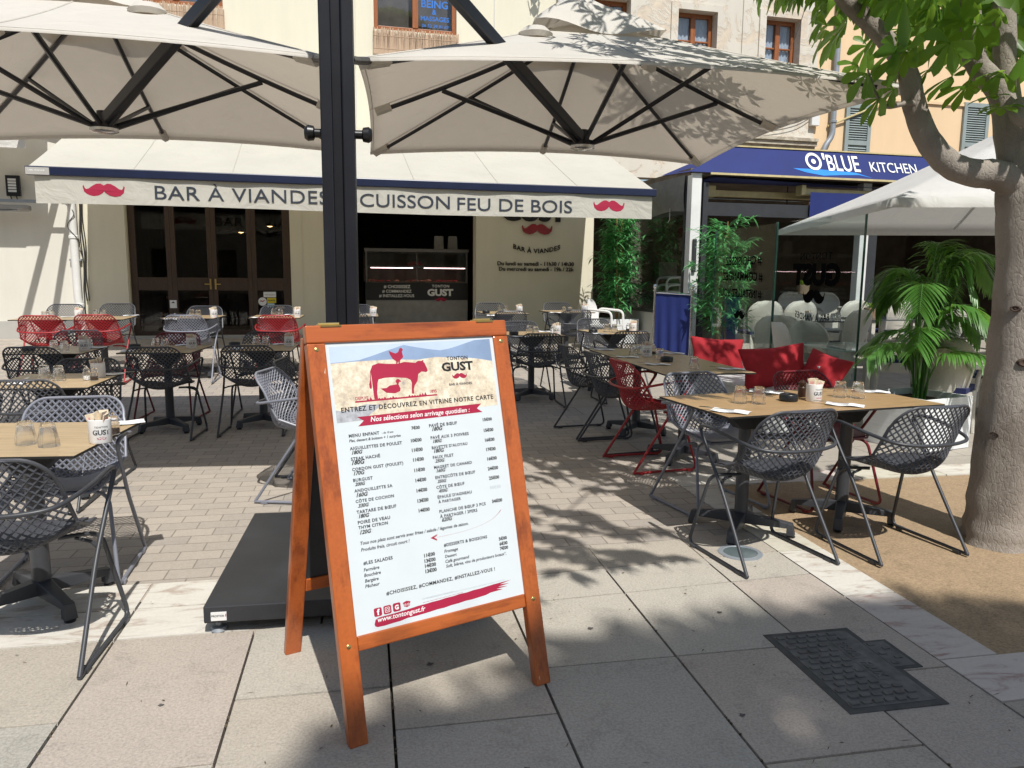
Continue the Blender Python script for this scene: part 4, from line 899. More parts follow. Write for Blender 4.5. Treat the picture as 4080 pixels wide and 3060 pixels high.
for s, w_, t_, wd, k in TX:
    if k == 'h' or s == 'À PARTAGER':
        x0, x1 = (w_-.004, w_+wd+.004) if k == 'h' else (w_+.004, w_+.05); y0, y1 = (t_-.002, t_+.0125) if k == 'h' else (t_-.019, t_-.006); r_ = .006
        P_ = []
        for cx_, a0 in ((x1-r_,-90),(x0+r_,90)):
            for q in range(7): P_.append((cx_+r_*math.cos(R(a0+30*q)), (y0+y1)/2+r_*math.sin(R(a0+30*q))))
        n_ = len(P_); c_ = ((x0+x1)/2,(y0+y1)/2)
        inner = [(x+(c_[0]-x)*.012/ max(.02,abs(c_[0]-x)+.0) *.04 , y+(c_[1]-y)*.11) for x, y in P_]
        mb.add([on_p(0,0,4)(x,y,0) for x,y in P_+inner], [(i,(i+1)%n_,n_+(i+1)%n_,n_+i) for i in range(n_)])
mb.build('printed_boxes', mt['faint'], ps)
# ================================================================ lattice armchairs
prof = catmull([(0,.205,.440),(0,.17,.450),(0,.08,.446),(0,-.03,.436),(0,-.11,.434),(0,-.175,.450),(0,-.212,.492),(0,-.232,.560),(0,-.250,.65),(0,-.272,.74),(0,-.292,.815)], 10)
plen = [0]
for a, b in zip(prof, prof[1:]): plen.append(plen[-1]+(b-a).length)
PL = plen[-1]
def pat(t):
    t = min(max(t,0),PL-1e-6); i = 0
    while plen[i+1] < t: i += 1
    k = (t-plen[i])/(plen[i+1]-plen[i]); p = prof[i].lerp(prof[i+1], k)
    a = prof[max(i-2,0)]; b = prof[min(i+3,len(prof)-1)]; d = (b-a).normalized()
    return p, Vector((0, d.z, -d.y))
def lerp_tab(tab, t):
    for (t0,v0),(t1,v1) in zip(tab, tab[1:]):
        if t <= t1: k = max(0,(t-t0)/(t1-t0)); k = k*k*(3-2*k); return v0+(v1-v0)*k
    return tab[-1][1]
def shell_pt(s, t, off=0):
    p, n = pat(t)
    k = lerp_tab([(0,.25),(.14,.75),(.34,1.75),(.48,1.75),(.62,1.25),(PL,.55)], t)
    q = p + n*(k*s*s+off); return (s*(1-.25*s*s), q.y, q.z)
def outline():
    right = [(.165,0),(.195,.02),(.210,.06),(.228,.16),(.246,.30),(.252,.42),(.246,.54),(.237,.64),(.231,PL-.11)]
    for q in range(1,9):
        a = R(90*q/8); right.append((.231-.10+.10*math.cos(a), PL-.11+.11*math.sin(a)))
    return right + [(-x,y) for x, y in right[::-1]]
OUT = outline()
def clip(poly):
    for i in range(len(OUT)):
        a, b = OUT[i], OUT[(i+1)%len(OUT)]
        def side(p): return (b[0]-a[0])*(p[1]-a[1])-(b[1]-a[1])*(p[0]-a[0])
        out = []
        for j in range(len(poly)):
            p, q = poly[j], poly[(j+1)%len(poly)]; sp, sq = side(p), side(q)
            if sp >= -1e-9: out.append(p)
            if sp*sq < -1e-14: k = sp/(sp-sq); out.append((p[0]+(q[0]-p[0])*k, p[1]+(q[1]-p[1])*k))
        poly = out
        if len(poly) < 3: return []
    return poly
def lattice_mesh(m):
    dx, dt = .0165, .0185; bm = bmesh.new(); ni = 17; nt = int(PL/dt)+2
    for j in range(-1, nt):
        for i in range(-ni, ni+1):
            if (i+j) % 2 == 0: continue
            c = clip([((i+a)*dx, (j+b)*dt) for a, b in ((1,0),(0,1),(-1,0),(0,-1))])
            if len(c) < 3: continue
            ar = abs(sum(c[k][0]*c[(k+1)%len(c)][1]-c[(k+1)%len(c)][0]*c[k][1] for k in range(len(c))))/2
            if ar < 4e-5: continue
            vs = [bm.verts.new(shell_pt(*p)) for p in c]
            try: bm.faces.new(vs)
            except ValueError: pass
    bmesh.ops.remove_doubles(bm, verts=bm.verts, dist=.0012)
    bmesh.ops.wireframe(bm, faces=bm.faces[:], thickness=.0092, offset=0, use_replace=True, use_boundary=True, use_even_offset=True, use_crease=False, crease_weight=0, use_relative_offset=False, material_offset=0)
    me = bpy.data.meshes.new('lattice_shell'); bm.to_mesh(me); bm.free()
    # the rim tube belongs to the same moulded shell
    mb = MB(); loop = [shell_pt(*p) for p in OUT]
    mb.tube(loop + [loop[0]], .0072, 8, caps=False)
    me2 = mb.mesh('rim', m, True); bm = bmesh.new(); bm.from_mesh(me); bm.from_mesh(me2); bm.to_mesh(me); bm.free(); bpy.data.meshes.remove(me2)
    me.materials.append(m); return me
lat = lattice_mesh(mt['shell'])
def seat_mesh():
    mb = MB()
    def f(u, v, off):
        s = (u*2-1)*lerp_tab([(0,.155),(.05,.182),(.25,.20),(.32,.16)], .012+.30*v); return shell_pt(s, .012+.30*v, off)
    mb.grid(lambda u, v: f(u,v,.011), 12, 14); mb.grid(lambda u, v: f(1-u,v,-.004), 12, 14)
    per = [(i/12,0) for i in range(13)]+[(1,j/14) for j in range(1,15)]+[(1-i/12,1) for i in range(1,13)]+[(0,1-j/14) for j in range(1,14)]
    n = len(per); mb.add([f(u,v,-.004) for u,v in per]+[f(u,v,.011) for u,v in per], [(i,(i+1)%n,n+(i+1)%n,n+i) for i in range(n)])
    return mb
seat_me = seat_mesh().mesh('seat_pad', mt['shell'], True)
arm_pts = fillet([(.278,-.262,.0115),(.268,-.02,.37),(.282,.19,.672),(.292,.10,.690),(.285,-.08,.665),(.235,-.25,.632),(.10,-.292,.622),(-.10,-.292,.622),(-.235,-.25,.632),(-.285,-.08,.665),(-.292,.10,.690),(-.282,.19,.672),(-.268,-.02,.37),(-.278,-.262,.0115)], .075, 6)
amb = MB().tube(arm_pts, .0092, 10)
for sx in (-1,1): amb.tube([(sx*.266,.0,.405),(sx*.235,.03,.415),(sx*.17,.05,.425)], .007, 8)
arm_me = amb.mesh('arm_frame', mt['anthra'], True)
leg_me = {}
for sx in (-1,1):
    mb = MB().tube(fillet([(sx*.278,-.266,.0115),(sx*.272,.262,.0115),(sx*.225,.15,.415),(sx*.10,.06,.424)], .055, 6), .0092, 10)
    for y in (-.2,.2): mb.box(sx*.276-.013,sx*.276+.013,y-.02,y+.02,.0,.016)
    leg_me[sx] = mb.mesh('leg', mt['anthra'], True)
VARIANT = {'anthra': (mt['shell'], mt['anthra']), 'sunlit_slate': (mt['sunlit_slate'], mt['sunlit_slate']), 'red': (mt['red'], mt['red']), 'shadowed': (mt['shadowed'], mt['shadowed'])}
PROTO = {}
def recolour(me, m):
    c = me.copy(); c.materials[0] = m; return c
def make_chair(kind):
    m1, m2 = VARIANT[kind]
    o = thing('lattice_armchair', 'x', 'armchair')
    for nm, me, m in (('shell',lat,m1),('seat_pad',seat_me,m1),('arm_frame',arm_me,m2),('leg',leg_me[-1],m2),('leg',leg_me[1],m2)):
        c = bpy.data.objects.new(nm, me if kind == 'anthra' else recolour(me, m)); col.objects.link(c); c.parent = o
    return o
CG = 'lattice armchairs of the meat bar terrace'
def chair(x, y, az, label, kind='anthra'):
    if kind not in PROTO: o = PROTO[kind] = make_chair(kind)
    else: o = copy_tree(PROTO[kind])
    o.location = (x, y, gz(x, y)); o.rotation_euler = (0, 0, R(-az)); return tag(o, label, 'armchair', CG)
TN = {'T1': 'nearest table, lower left', 'T2': 'second table along the left edge', 'T3': 'third table along the left edge', 'T4': 'long table before the white drainpipe',
      'T5': 'shaded table before the pale blue chair', 'T6': 'shaded table just left of the menu board', 'T7': 'sunny table before the brown glazed doors', 'T8': 'sunny table below the yellow door sticker',
      'T8b': 'table half hidden by the parasol pole', 'T9': 'table hidden behind the menu board', 'T10': 'back table below the opening hours', 'T11': 'back table beside the bamboo in the lit planter',
      'T12': 'table just right of the menu board', 'T13': 'table beside the blue cloth screen', 'T14': 'long table along the cushioned bench', 'T15': 'long oak table by the tree'}
for x, y, az, lab, k in [
 (-1.855,2.80,-8,'grey lattice armchair with its back to us at the lower left corner','anthra'),
 (-2.14,3.58,166,'grey lattice armchair facing us across the nearest sunny table','sunlit_slate'),
 (-2.94,4.70,-10,'grey lattice armchair with its back to us at the second table of the left edge','anthra'),
 (-3.03,5.28,170,'dark lattice armchair facing us across the second table of the left edge','anthra'),
 (-4.05,6.62,-8,'black lattice armchair with its back to us at the third table of the left edge','anthra'),
 (-4.37,7.56,170,'black lattice armchair facing us across the third table of the left edge','anthra'),
 (-5.46,9.02,-14,'red lattice armchair nearest the white wall at the long drainpipe table','red'),
 (-4.93,9.22,-12,'red lattice armchair on the door side of the long drainpipe table','red'),
 (-5.93,10.05,172,'dark lattice armchair right in front of the white drainpipe','anthra'),
 (-5.35,10.28,172,'dark lattice armchair on the far side of the drainpipe table beside the doors','anthra'),
 (-3.07,6.72,-6,'black lattice armchair with its back to us at the shaded table left of centre','anthra'),
 (-3.38,7.54,176,'shade darkened red lattice armchair facing us across a table','shadowed'),
 (-2.35,6.93,-8,'black lattice armchair with its back to us just left of the menu board','anthra'),
 (-2.53,7.75,172,'dark lattice armchair facing us just left of the menu board','anthra'),
 (-3.93,9.38,-8,'pale blue grey lattice armchair in sun before the glazed doors','sunlit_slate'),
 (-4.13,10.2,172,'dark lattice armchair against the glazed doors behind the sunny table','anthra'),
 (-2.90,9.58,-8,'red lattice armchair in sun beside the menu board','red'),
 (-3.24,10.5,172,'dark lattice armchair standing before the yellow door sticker','anthra'),
 (-2.08,9.98,-8,'dark lattice armchair mostly hidden by the parasol pole, near side of its table','anthra'),
 (-2.22,10.85,172,'dark lattice armchair beside the parasol pole in front of the meat counter','anthra'),
 (-1.34,4.98,95,'grey lattice armchair seen from its side beside the left post of the menu board','sunlit_slate'),
 (-1.43,5.62,88,'dark lattice armchair seen from its side behind the grey one at the menu board','anthra'),
 (-.31,11.62,172,'dark lattice armchair against the wall below the opening hours','anthra'),
 (-.08,10.68,-12,'dark lattice armchair with its back to us at the back table under the opening hours','anthra'),
 (.14,9.22,168,'dark lattice armchair facing us across the table right of the menu board','anthra'),
 (.27,8.42,-10,'black lattice armchair with its back to us just right of the menu board','anthra'),
 (.76,11.92,165,'dark lattice armchair at the wall left of the bamboo planter','anthra'),
 (.83,11.02,-15,'dark lattice armchair with its back to us at the table by the bamboo planter','anthra'),
 (1.10,9.68,165,'dark lattice armchair facing us in front of the white bamboo planter','anthra'),
 (1.26,8.78,-15,'dark lattice armchair with its back to us before the blue cloth screen','anthra'),
 (.74,7.02,72,'dark lattice armchair farthest back on the aisle side of the bench table','anthra'),
 (.92,6.42,72,'dark lattice armchair between the red one and another along the bench table','anthra'),
 (1.07,5.84,73,'red lattice armchair seen from its side at the near end of the bench table','red'),
 (1.28,4.80,158,'sunlit grey lattice armchair facing us at the aisle end of the long oak table','sunlit_slate'),
 (2.03,4.92,160,'shade darkened red lattice armchair behind the ashtray on the long oak table','shadowed'),
 (1.32,3.90,-20,'anthracite lattice armchair with its back to us at the aisle end of the oak table','anthra'),
 (2.07,4.06,-17,'anthracite lattice armchair with its back to us next to the tree trunk','anthra')]:
    chair(x, y, az, lab, k)

# ================================================================ tables
def make_table(w_, d_, m, bases=(0,)):
    o = thing('terrace_table', 'x', 'table')
    tp = MB().box(-w_/2,w_/2,-d_/2,d_/2,.733,.745,0)
    t = tp.build('tabletop', [m, mt['edge']], o, bevel=.0015)
    for p in t.data.polygons: p.material_index = 0 if p.normal.z > .5 else 1
    for bx in bases:
        MB().lathe([(.035,.06),(.045,.075),(.038,.12),(.036,.64),(.045,.66)],16,M=Matrix.Translation((bx,0,0))).build('column', mt['anthra'], o, True)
        br = MB().box(bx-.19,bx+.19,-.024,.024,.705,.732).box(bx-.024,bx+.024,-.19,.19,.704,.7315)
        br.hexa([(bx-.05,-.05,.60),(bx+.05,-.05,.60),(bx+.05,.05,.60),(bx-.05,.05,.60),(bx-.16,-.045,.704),(bx+.16,-.045,.704),(bx+.16,.045,.704),(bx-.16,.045,.704)])
        br.build('bracket', mt['black'], o, bevel=.004)
        for k in range(4):
            a = R(45+90*k); c, s = math.cos(a), math.sin(a); Q = Matrix.Translation((bx,0,0)) @ Matrix.Rotation(a,4,'Z')
            mb = MB().hexa([(.02,-.034,.05),(.26,-.024,.052),(.26,.024,.052),(.02,.034,.05),(.02,-.03,.115),(.27,-.02,.082),(.27,.02,.082),(.02,.03,.115)],0,Q)
            mb.hexa([(.255,-.026,.012),(.30,-.026,.012),(.30,.026,.012),(.255,.026,.012),(.255,-.024,.083),(.285,-.022,.080),(.285,.022,.080),(.255,.024,.083)],0,Q)
            f = mb.build('foot', mt['anthra'], o, bevel=.004)
            MB().lathe([(.022,0),(.024,.006),(.016,.013)],12,M=Q @ Matrix.Translation((.279,0,0))).build('glide', mt['black'], f)
    return o
TP = {}
TAB = {}
def table(key, x, y, az, w_=.62, d_=.70, m='oak', bases=(0,)):
    k = (w_, d_, m, bases)
    if k not in TP: o = TP[k] = make_table(w_, d_, mt[m], bases)
    else: o = copy_tree(TP[k])
    z = gz(x, y); o.location = (x, y, z); o.rotation_euler = (0,0,R(-az)); TAB[key] = (x, y, z+.745, az)
    return tag(o, ('dark edged '+TN[key]) if key not in ('T4','T14','T15','T9') else ('dark edged '+TN[key]), 'table', 'tables of the meat bar terrace')
table('T1',-2.06,3.22,-6,.66)
table('T2',-2.97,4.95,-10)
table('T3',-4.07,6.87,-10)
table('T4',-5.30,9.33,-14,1.22,.70,'oak',(-.3,.3))
table('T5',-3.17,7.02,-6)
table('T6',-2.38,7.26,-10)
table('T7',-4.02,9.73,-8)
table('T8',-3.04,9.96,-10)
table('T8b',-2.12,10.33,-11)
table('T9',-1.03,5.10,-9,.62,1.3,'oak',(0,))
table('T10',-.15,11.05,-14)
table('T11',.80,11.42,-18)
table('T12',.22,8.80,-12)
table('T13',1.20,9.17,-20)
table('T14',1.27,6.52,78.5,1.90,.72,'oak',(-.55,.5))
table('T15',1.67,4.41,-19,1.44,.70,'oak2',(-.36,.36))

# ================================================================ tableware
def z_at(x, y):
    best = min(TAB.values(), key=lambda t: (t[0]-x)**2+(t[1]-y)**2); return best[2]
CAMV = (0, 0, 1.46)
def ray(px, py):
    F, CX, CYY, P, RO = 1660., 1106., 829.5, R(8.2), math.atan(.0087)
    u0, v0 = (px-CX)/F, -(py-CYY)/F; u = u0*math.cos(RO)-v0*math.sin(RO); v = u0*math.sin(RO)+v0*math.cos(RO)
    return Vector((u, math.cos(P)+v*math.sin(P), -math.sin(P)+v*math.cos(P)))
def on_table(key, px, py):     # a place on the table top read off the photograph, kept inside the top
    z = TAB[key][2]; r_ = ray(px, py); t = (z-1.46)/r_.z; return r_.x*t, r_.y*t, z
def facet(prof, n, M=None):
    return MB().lathe(prof, n, M=M)
tum_me = MB().lathe([(.0395,0),(.0405,.004),(.040,.03),(.0365,.048),(.035,.052),(.0285,.094),(.026,.0965),(0,.0965)],10).lathe([(.0375,.001),(.0372,.03),(.0335,.049),(.0255,.078),(0,.082)][::-1],10).mesh('tumbler', mt['tumbler'], False)
mug_mb = MB().lathe([(0,.0),(.042,.0),(.0445,.004),(.0445,.098),(.0425,.10),(.0405,.098),(.0405,.006),(0,.006)],28)
mug_me = mug_mb.mesh('cup', mt['ceramic'], True)
mb = MB(); RR = .0448
def on_mug(x0, z0): return lambda x, y, d: (RR*math.sin((x0+x)/RR), -RR*math.cos((x0+x)/RR), z0+y)
put_text(mb, 'TONTON', on_mug(-.026,.066), width=.052, bold=.02, space=1.15)
put_text(mb, 'GUST', on_mug(-.034,.038), width=.068, height=.021, bold=.035)
mugt_me = mb.mesh('lettering', mt['ink'])
mb = MB(); flat_poly(mb, moustache(.036), lambda x,y,d: on_mug(0,.024)(x,y,d)); mugm_me = mb.mesh('moustache_emblem', mt['crimson'])
mb = MB(); rn = random.Random(3)
for k in range(9):
    a = rn.uniform(0,6.28); r_ = rn.uniform(0,.022); Q = Matrix.Translation((r_*math.cos(a),r_*math.sin(a),.03)) @ Matrix.Rotation(rn.uniform(0,3.1),4,'Z') @ Matrix.Rotation(rn.uniform(-.3,.3),4,'X') @ Matrix.Rotation(rn.uniform(-.25,.25),4,'Y')
    h_ = rn.uniform(.085,.105); mb.box(-.017,.017,-.0025,.0025,0,h_,0,Q)
    if k % 2: mb.box(-.012,.012,-.003,.003,h_*.6,h_*.85,1,Q)
sug_me = mb.mesh('sugar_sachets', [mt['sugar'], mt['sugarp']])
ash_me = MB().lathe([(0,.0),(.048,.0),(.052,.004),(.052,.036),(.049,.040),(.040,.040),(.038,.036),(.036,.014),(0,.012)],28).mesh('ashtray', mt['black'], True)
bm = bmesh.new(); bm.from_mesh(ash_me); bm.to_mesh(ash_me); bm.free()
nap_mb = MB().grid(lambda u, v: ((u-.5)*.10+.004*math.sin(v*7), (v-.5)*.20, .0035+.004*math.sin(u*3+v*5)**2+.006*max(0,v-.85)), 6, 12)
nap_me = nap_mb.mesh('napkin', mt['napkin'], True)
mb = MB(); put_text(mb, 'GUST', lambda x,y,d: (-.012-y, -.03+x, .0115), width=.05, height=.016, bold=.04); napt_me = mb.mesh('lettering', mt['faint'])
mb = MB().hexa([(-.006,-.02,.009),(.006,-.02,.009),(.006,.10,.010),(-.006,.10,.010),(-.006,-.02,.0105),(.006,-.02,.0105),(.006,.10,.0115),(-.006,.10,.0115)])
mb.hexa([(-.006,.10,.010),(.006,.10,.010),(.012,.122,.013),(-.012,.122,.013),(-.006,.10,.0115),(.006,.10,.0115),(.012,.122,.0145),(-.012,.122,.0145)])
for k in range(4): mb.box(-.012+.0068*k,-.0085+.0068*k,.122,.165,.013,.0145)
fork_me = mb.mesh('fork', mt['steel'])
shk_me = MB().lathe([(.0225,0),(.024,.004),(.024,.05),(.019,.058),(.021,.066),(.016,.078),(.006,.084),(.009,.092),(0,.097)],16).mesh('shaker', mt['tumbler'], True)
shf_me = {k: MB().lathe([(0,.004),(.0205,.004),(.0205,.026),(0,.028)],14).mesh('filling', mt[k], True) for k in ('salt','pepper')}
mill_me = MB().lathe([(.024,0),(.027,.005),(.024,.03),(.026,.055),(.020,.062),(.025,.072),(.024,.085),(.012,.094),(.008,.10),(0,.103)],18).mesh('pepper_mill', mt['millwood'], True)
def inst(name, me, loc=(0,0,0), rz=0, parent=None):
    o = bpy.data.objects.new(name, me); col.objects.link(o); o.location = loc; o.rotation_euler = (0,0,rz)
    if parent: o.parent = parent
    return o
def toward_cam(x, y): return math.atan2(y, x) - PI/2
def tumbler(key, px, py, which):
    x, y, z = on_table(key, px, py)
    tag(inst('tumbler', tum_me, (x,y,z+.0006), rnd.random()*6), '%s upturned clear tumbler on the %s' % (which, TN[key]), 'glass', 'upturned tumblers on the tables')
def mug(key, px, py, turn=0):
    x, y, z = on_table(key, px, py)
    o = tag(inst('sugar_mug', mug_me, (x,y,z+.0006), toward_cam(x,y)+turn), 'white mug of sugar sachets on the %s' % TN[key], 'mug', 'white mugs holding sugar sachets')
    inst('lettering', mugt_me, parent=o); inst('moustache_emblem', mugm_me, parent=o); inst('sugar_sachets', sug_me, rz=rnd.random()*6, parent=o)
def ashtray(key, px, py):
    x, y, z = on_table(key, px, py)
    tag(inst('ashtray', ash_me, (x,y,z+.0006), rnd.random()), 'round black ashtray on the %s' % TN[key], 'ashtray', 'black ashtrays on the tables')
NC = {}
def napkin(key, px, py, rz, which='folded', fork=True):
    x, y, z = on_table(key, px, py)
    o = tag(inst('napkin', nap_me, (x,y,z+.001), R(rz)), '%s white paper napkin on the %s' % (which, TN[key]), 'napkin', 'folded napkins with cutlery')
    inst('lettering', napt_me, parent=o)
    if fork:
        tag(inst('fork', fork_me, (x,y,z+.003), R(rz)+.06), 'fork on the %s napkin of the %s' % (which, TN[key]), 'fork', 'forks lying on napkins')
def shaker(key, px, py, k):
    x, y, z = on_table(key, px, py)
    o = tag(inst('shaker', shk_me, (x,y,z+.0006)), 'small clear glass %s shaker on the %s' % (k, TN[key]), 'shaker', 'glass salt and pepper shakers')
    inst('filling', shf_me[k], parent=o)
def pair(key, a, b):
    tumbler(key, *a, 'left hand'); tumbler(key, *b, 'right hand')
pair('T1',(57,960),(106,964)); mug('T1',218,955,.1); shaker('T1',247,938,'pepper'); napkin('T1',262,916,-60,fork=False)
pair('T2',(97,821),(128,822)); shaker('T2',188,821,'salt'); shaker('T2',204,822,'pepper'); mug('T2',213,815,-1.9); napkin('T2',234,810,-70); napkin('T2',45,827,10,'half hidden')
ashtray('T3',62,758); pair('T3',(117,759),(140,760)); mug('T3',183,757); shaker('T3',195,750,'salt'); napkin('T3',205,752,-60)
tumbler('T4',97,691,'leftmost'); tumbler('T4',112,691,'second from left'); tumbler('T4',208,686,'third from left'); tumbler('T4',223,687,'rightmost'); mug('T4',170,687,.4); napkin('T4',283,682,-50,'door side'); napkin('T4',150,685,-50,'middle')
ashtray('T5',291,753); pair('T5',(337,753),(357,754)); mug('T5',414,752,.3); napkin('T5',275,759,20); napkin('T5',402,746,-60,'far')
ashtray('T6',507,748); pair('T6',(555,747),(575,747)); mug('T6',625,748); napkin('T6',610,744,-60,'far'); napkin('T6',512,754,0)
ashtray('T7',378,684); pair('T7',(415,685),(429,686)); mug('T7',462,686,.3); napkin('T7',370,690,80)
napkin('T8',558,687,70); pair('T8',(592,683),(606,684)); mug('T8',642,685,.2); napkin('T8',630,680,-60,'far')
mug('T8b',806,683,.2); napkin('T8b',795,680,-60); tumbler('T8b',772,683,'single')
ashtray('T10',1050,677); pair('T10',(1080,675),(1093,675)); mug('T10',1122,677); napkin('T10',1108,673,-60,'far'); napkin('T10',1060,682,0)
napkin('T11',1200,676,60); pair('T11',(1218,677),(1231,678)); mug('T11',1262,675)
ashtray('T12',1110,724); napkin('T12',1124,728,70); pair('T12',(1143,721),(1157,723)); mug('T12',1203,722); napkin('T12',1178,717,70,'far'); shaker('T12',1193,720,'salt')
ashtray('T13',1281,719); napkin('T13',1296,722,30); pair('T13',(1311,717),(1327,718)); mug('T13',1367,716); napkin('T13',1346,713,70,'far'); shaker('T13',1356,715,'pepper')
napkin('T14',1306,756,80,'farthest'); napkin('T14',1355,772,80,'middle'); pair('T14',(1368,767),(1381,766)); mug('T14',1397,770); shaker('T14',1412,766,'pepper'); tumbler('T14',1425,777,'third from the back'); ashtray('T14',1440,781); napkin('T14',1421,788,80,'aisle side'); tumbler('T14',1499,797,'nearest'); napkin('T14',1455,764,75,'bench side'); napkin('T14',1580,798,78,'near bench end')
tumbler('T15',1598,871,'aisle side front'); tumbler('T15',1638,872,'aisle side back'); ashtray('T15',1703,866); mug('T15',1757,866,.75); tumbler('T15',1814,858,'tree side left'); tumbler('T15',1852,860,'tree side right')
x, y, z = on_table('T15',1732,857); tag(inst('pepper_mill', mill_me, (x,y,z+.0006)), 'small dark wooden pepper mill beside the sugar mug on the oak table', 'pepper mill')
napkin('T15',1578,890,60,'near aisle'); napkin('T15',1825,876,62,'near middle'); napkin('T15',1655,849,68,'far aisle'); napkin('T15',1884,847,70,'far tree side')
# ================================================================ planters, plants, bench, cushions, screens
def planter(x, y, rz, label, s=.44, h=.44):
    o = thing('planter', label, 'planter', (x,y,gz(x,y)), R(rz), 'white square planters'); a = s/2
    mb = MB(); t_ = .022
    mb.box(-a,a,-a,-a+t_,0,h).box(-a,a,a-t_,a,0,h).box(-a,-a+t_,-a+t_,a-t_,0,h).box(a-t_,a,-a+t_,a-t_,0,h)
    mb.build('box', mt['planter'], o, bevel=.003)
    MB().box(-a+t_,a-t_,-a+t_,a-t_,h-.09,h-.06).build('soil', mt['soil'], o)
    return o
def leaf_blade(mb, p, d, up, L, W, droop=.25, n=4, fold=.15):
    d = d.normalized(); sd = d.cross(up)
    if sd.length < 1e-4: sd = d.orthogonal()
    sd.normalize(); nn = sd.cross(d); v = []; f = []
    for i in range(n+1):
        t = i/n; c = p + d*(L*t) - Vector((0,0,1))*(droop*L*t*t); w_ = W*(math.sin(PI*min(1,t*.92+.08))**.8) if i < n else .0008
        v += [c - sd*w_ + nn*w_*fold, c, c + sd*w_ + nn*w_*fold]
    for i in range(n):
        a = i*3; f += [(a,a+1,a+4,a+3),(a+1,a+2,a+5,a+4)]
    mb.add(v, f)
def bamboo(x, y, label, H, seed, z0, dens=1.0, spread=.26):
    rn = random.Random(seed); z = gz(x,y)+z0
    o = thing('bamboo_plant', label, 'plant', (x,y,z), 0, 'bamboo plants in planters')
    lv = MB()
    for k in range(6):
        a = rn.uniform(0,6.28); r_ = rn.uniform(.02,.10); bx, by = r_*math.cos(a), r_*math.sin(a); hh = H*rn.uniform(.78,.99)
        lx, ly = bx+rn.uniform(-.07,.07), by+rn.uniform(-.07,.07); pts = []; rs = []
        for j in range(13):
            t = j/12; pts.append((bx+(lx-bx)*t, by+(ly-by)*t, hh*t)); rs.append(.0125*(1-.55*t))
        c = MB().tube(pts, rs, 8)
        for j in range(1,12):
            t = j/12; c.lathe([(rs[j]*1.0,-.006),(rs[j]*1.3,0),(rs[j]*1.0,.006)],8,M=Matrix.Translation(pts[j]))
        c.build('culm', mt['culm'], o, True)
        nb = int(34*dens)
        for j in range(nb):
            t = .12+.88*(j+rn.random())/nb; P = Vector((bx+(lx-bx)*t, by+(ly-by)*t, hh*t)); a = rn.uniform(0,6.28)
            R_ = spread*rn.uniform(.45,1.25)*(1.0 if t < .8 else .7)*(.75+.5*abs(math.sin(t*7+seed+k)))
            e = P + Vector((math.cos(a)*R_, math.sin(a)*R_, rn.uniform(.0,.16)*R_/.2))
            lv.tube([P, P.lerp(e,.5)+Vector((0,0,.02)), e], .0022, 4)
            for q in range(rn.randint(7,11)):
                b = P.lerp(e, rn.uniform(.35,1.0)); aa = a + rn.uniform(-1.5,1.5)
                dd = Vector((math.cos(aa), math.sin(aa), rn.uniform(-.35,.75)))
                leaf_blade(lv, b, dd, Vector((0,0,1)), rn.uniform(.11,.20), rn.uniform(.011,.018), rn.uniform(.1,.5), 3)
    lv.build('foliage', mt['bambooleaf'], o, True); return o
planter(1.87,13.62,14,'white planter of the sunlit bamboo at the wall end beyond the back tables',.55,.42)
bamboo(1.87,13.62,'sunlit bamboo with yellow canes beside the cream wall end',1.95,2,.34,1.5,.36)
planter(2.86,11.0,10,'pale planter of the shaded bamboo behind the clear screen',.46,.42)
bamboo(3.00,11.0,'bamboo standing in shade behind the lettered glass screen',1.85,5,.34,1.35,.38)
planter(3.56,6.66,26,'white planter of the palm behind the oak table',.60,.45)
def palm(x, y, z0, label, seed):
    rn = random.Random(seed); o = thing('palm_plant', label, 'plant', (x,y,gz(x,y)+z0)); st_ = MB(); lv = MB()
    for k in range(22):
        a = rn.uniform(0,6.28) if k < 12 else rn.uniform(-1.2,.9); b0 = Vector((rn.uniform(-.05,.05), rn.uniform(-.05,.05), 0)); H_ = (.5,.65,.8,.95,1.1,1.22,1.32)[k % 7]*rn.uniform(.9,1.08); out = rn.uniform(.20,.40)
        ctrl = [b0, b0+Vector((math.cos(a)*.05,math.sin(a)*.05,H_*.5)), b0+Vector((math.cos(a)*out*.45,math.sin(a)*out*.45,H_*.93)), b0+Vector((math.cos(a)*out*1.05,math.sin(a)*out*1.05,H_*.98)), b0+Vector((math.cos(a)*out*1.6,math.sin(a)*out*1.6,H_*.78))]
        pts = catmull(ctrl, 7); n = len(pts); st_.tube(pts, [.0095*(1-.85*i/n)+.001 for i in range(n)], 6)
        for i in range(int(n*.42), n):
            t = (i-n*.42)/(n*.58); d = (pts[min(i+1,n-1)]-pts[i-1]).normalized(); sd = d.cross(Vector((0,0,1))).normalized()
            for s in (-1,1):
                for rep in range(2):
                    p = pts[i].lerp(pts[min(i+1,n-1)], rep*.5)
                    leaf_blade(lv, p, sd*s*.85 + d*(.55+.5*t) + Vector((0,0,rn.uniform(-.05,.2))), Vector((0,0,1)), (.30-.16*t)*rn.uniform(.85,1.1), .0115, rn.uniform(.35,.75), 5, .2)
    st_.build('stems', mt['palmleaf'], o, True); lv.build('fronds', mt['palmleaf'], o, True); return o
palm(3.57,6.68,.38,'green palm with arching fronds in the white planter by the trunk',4)
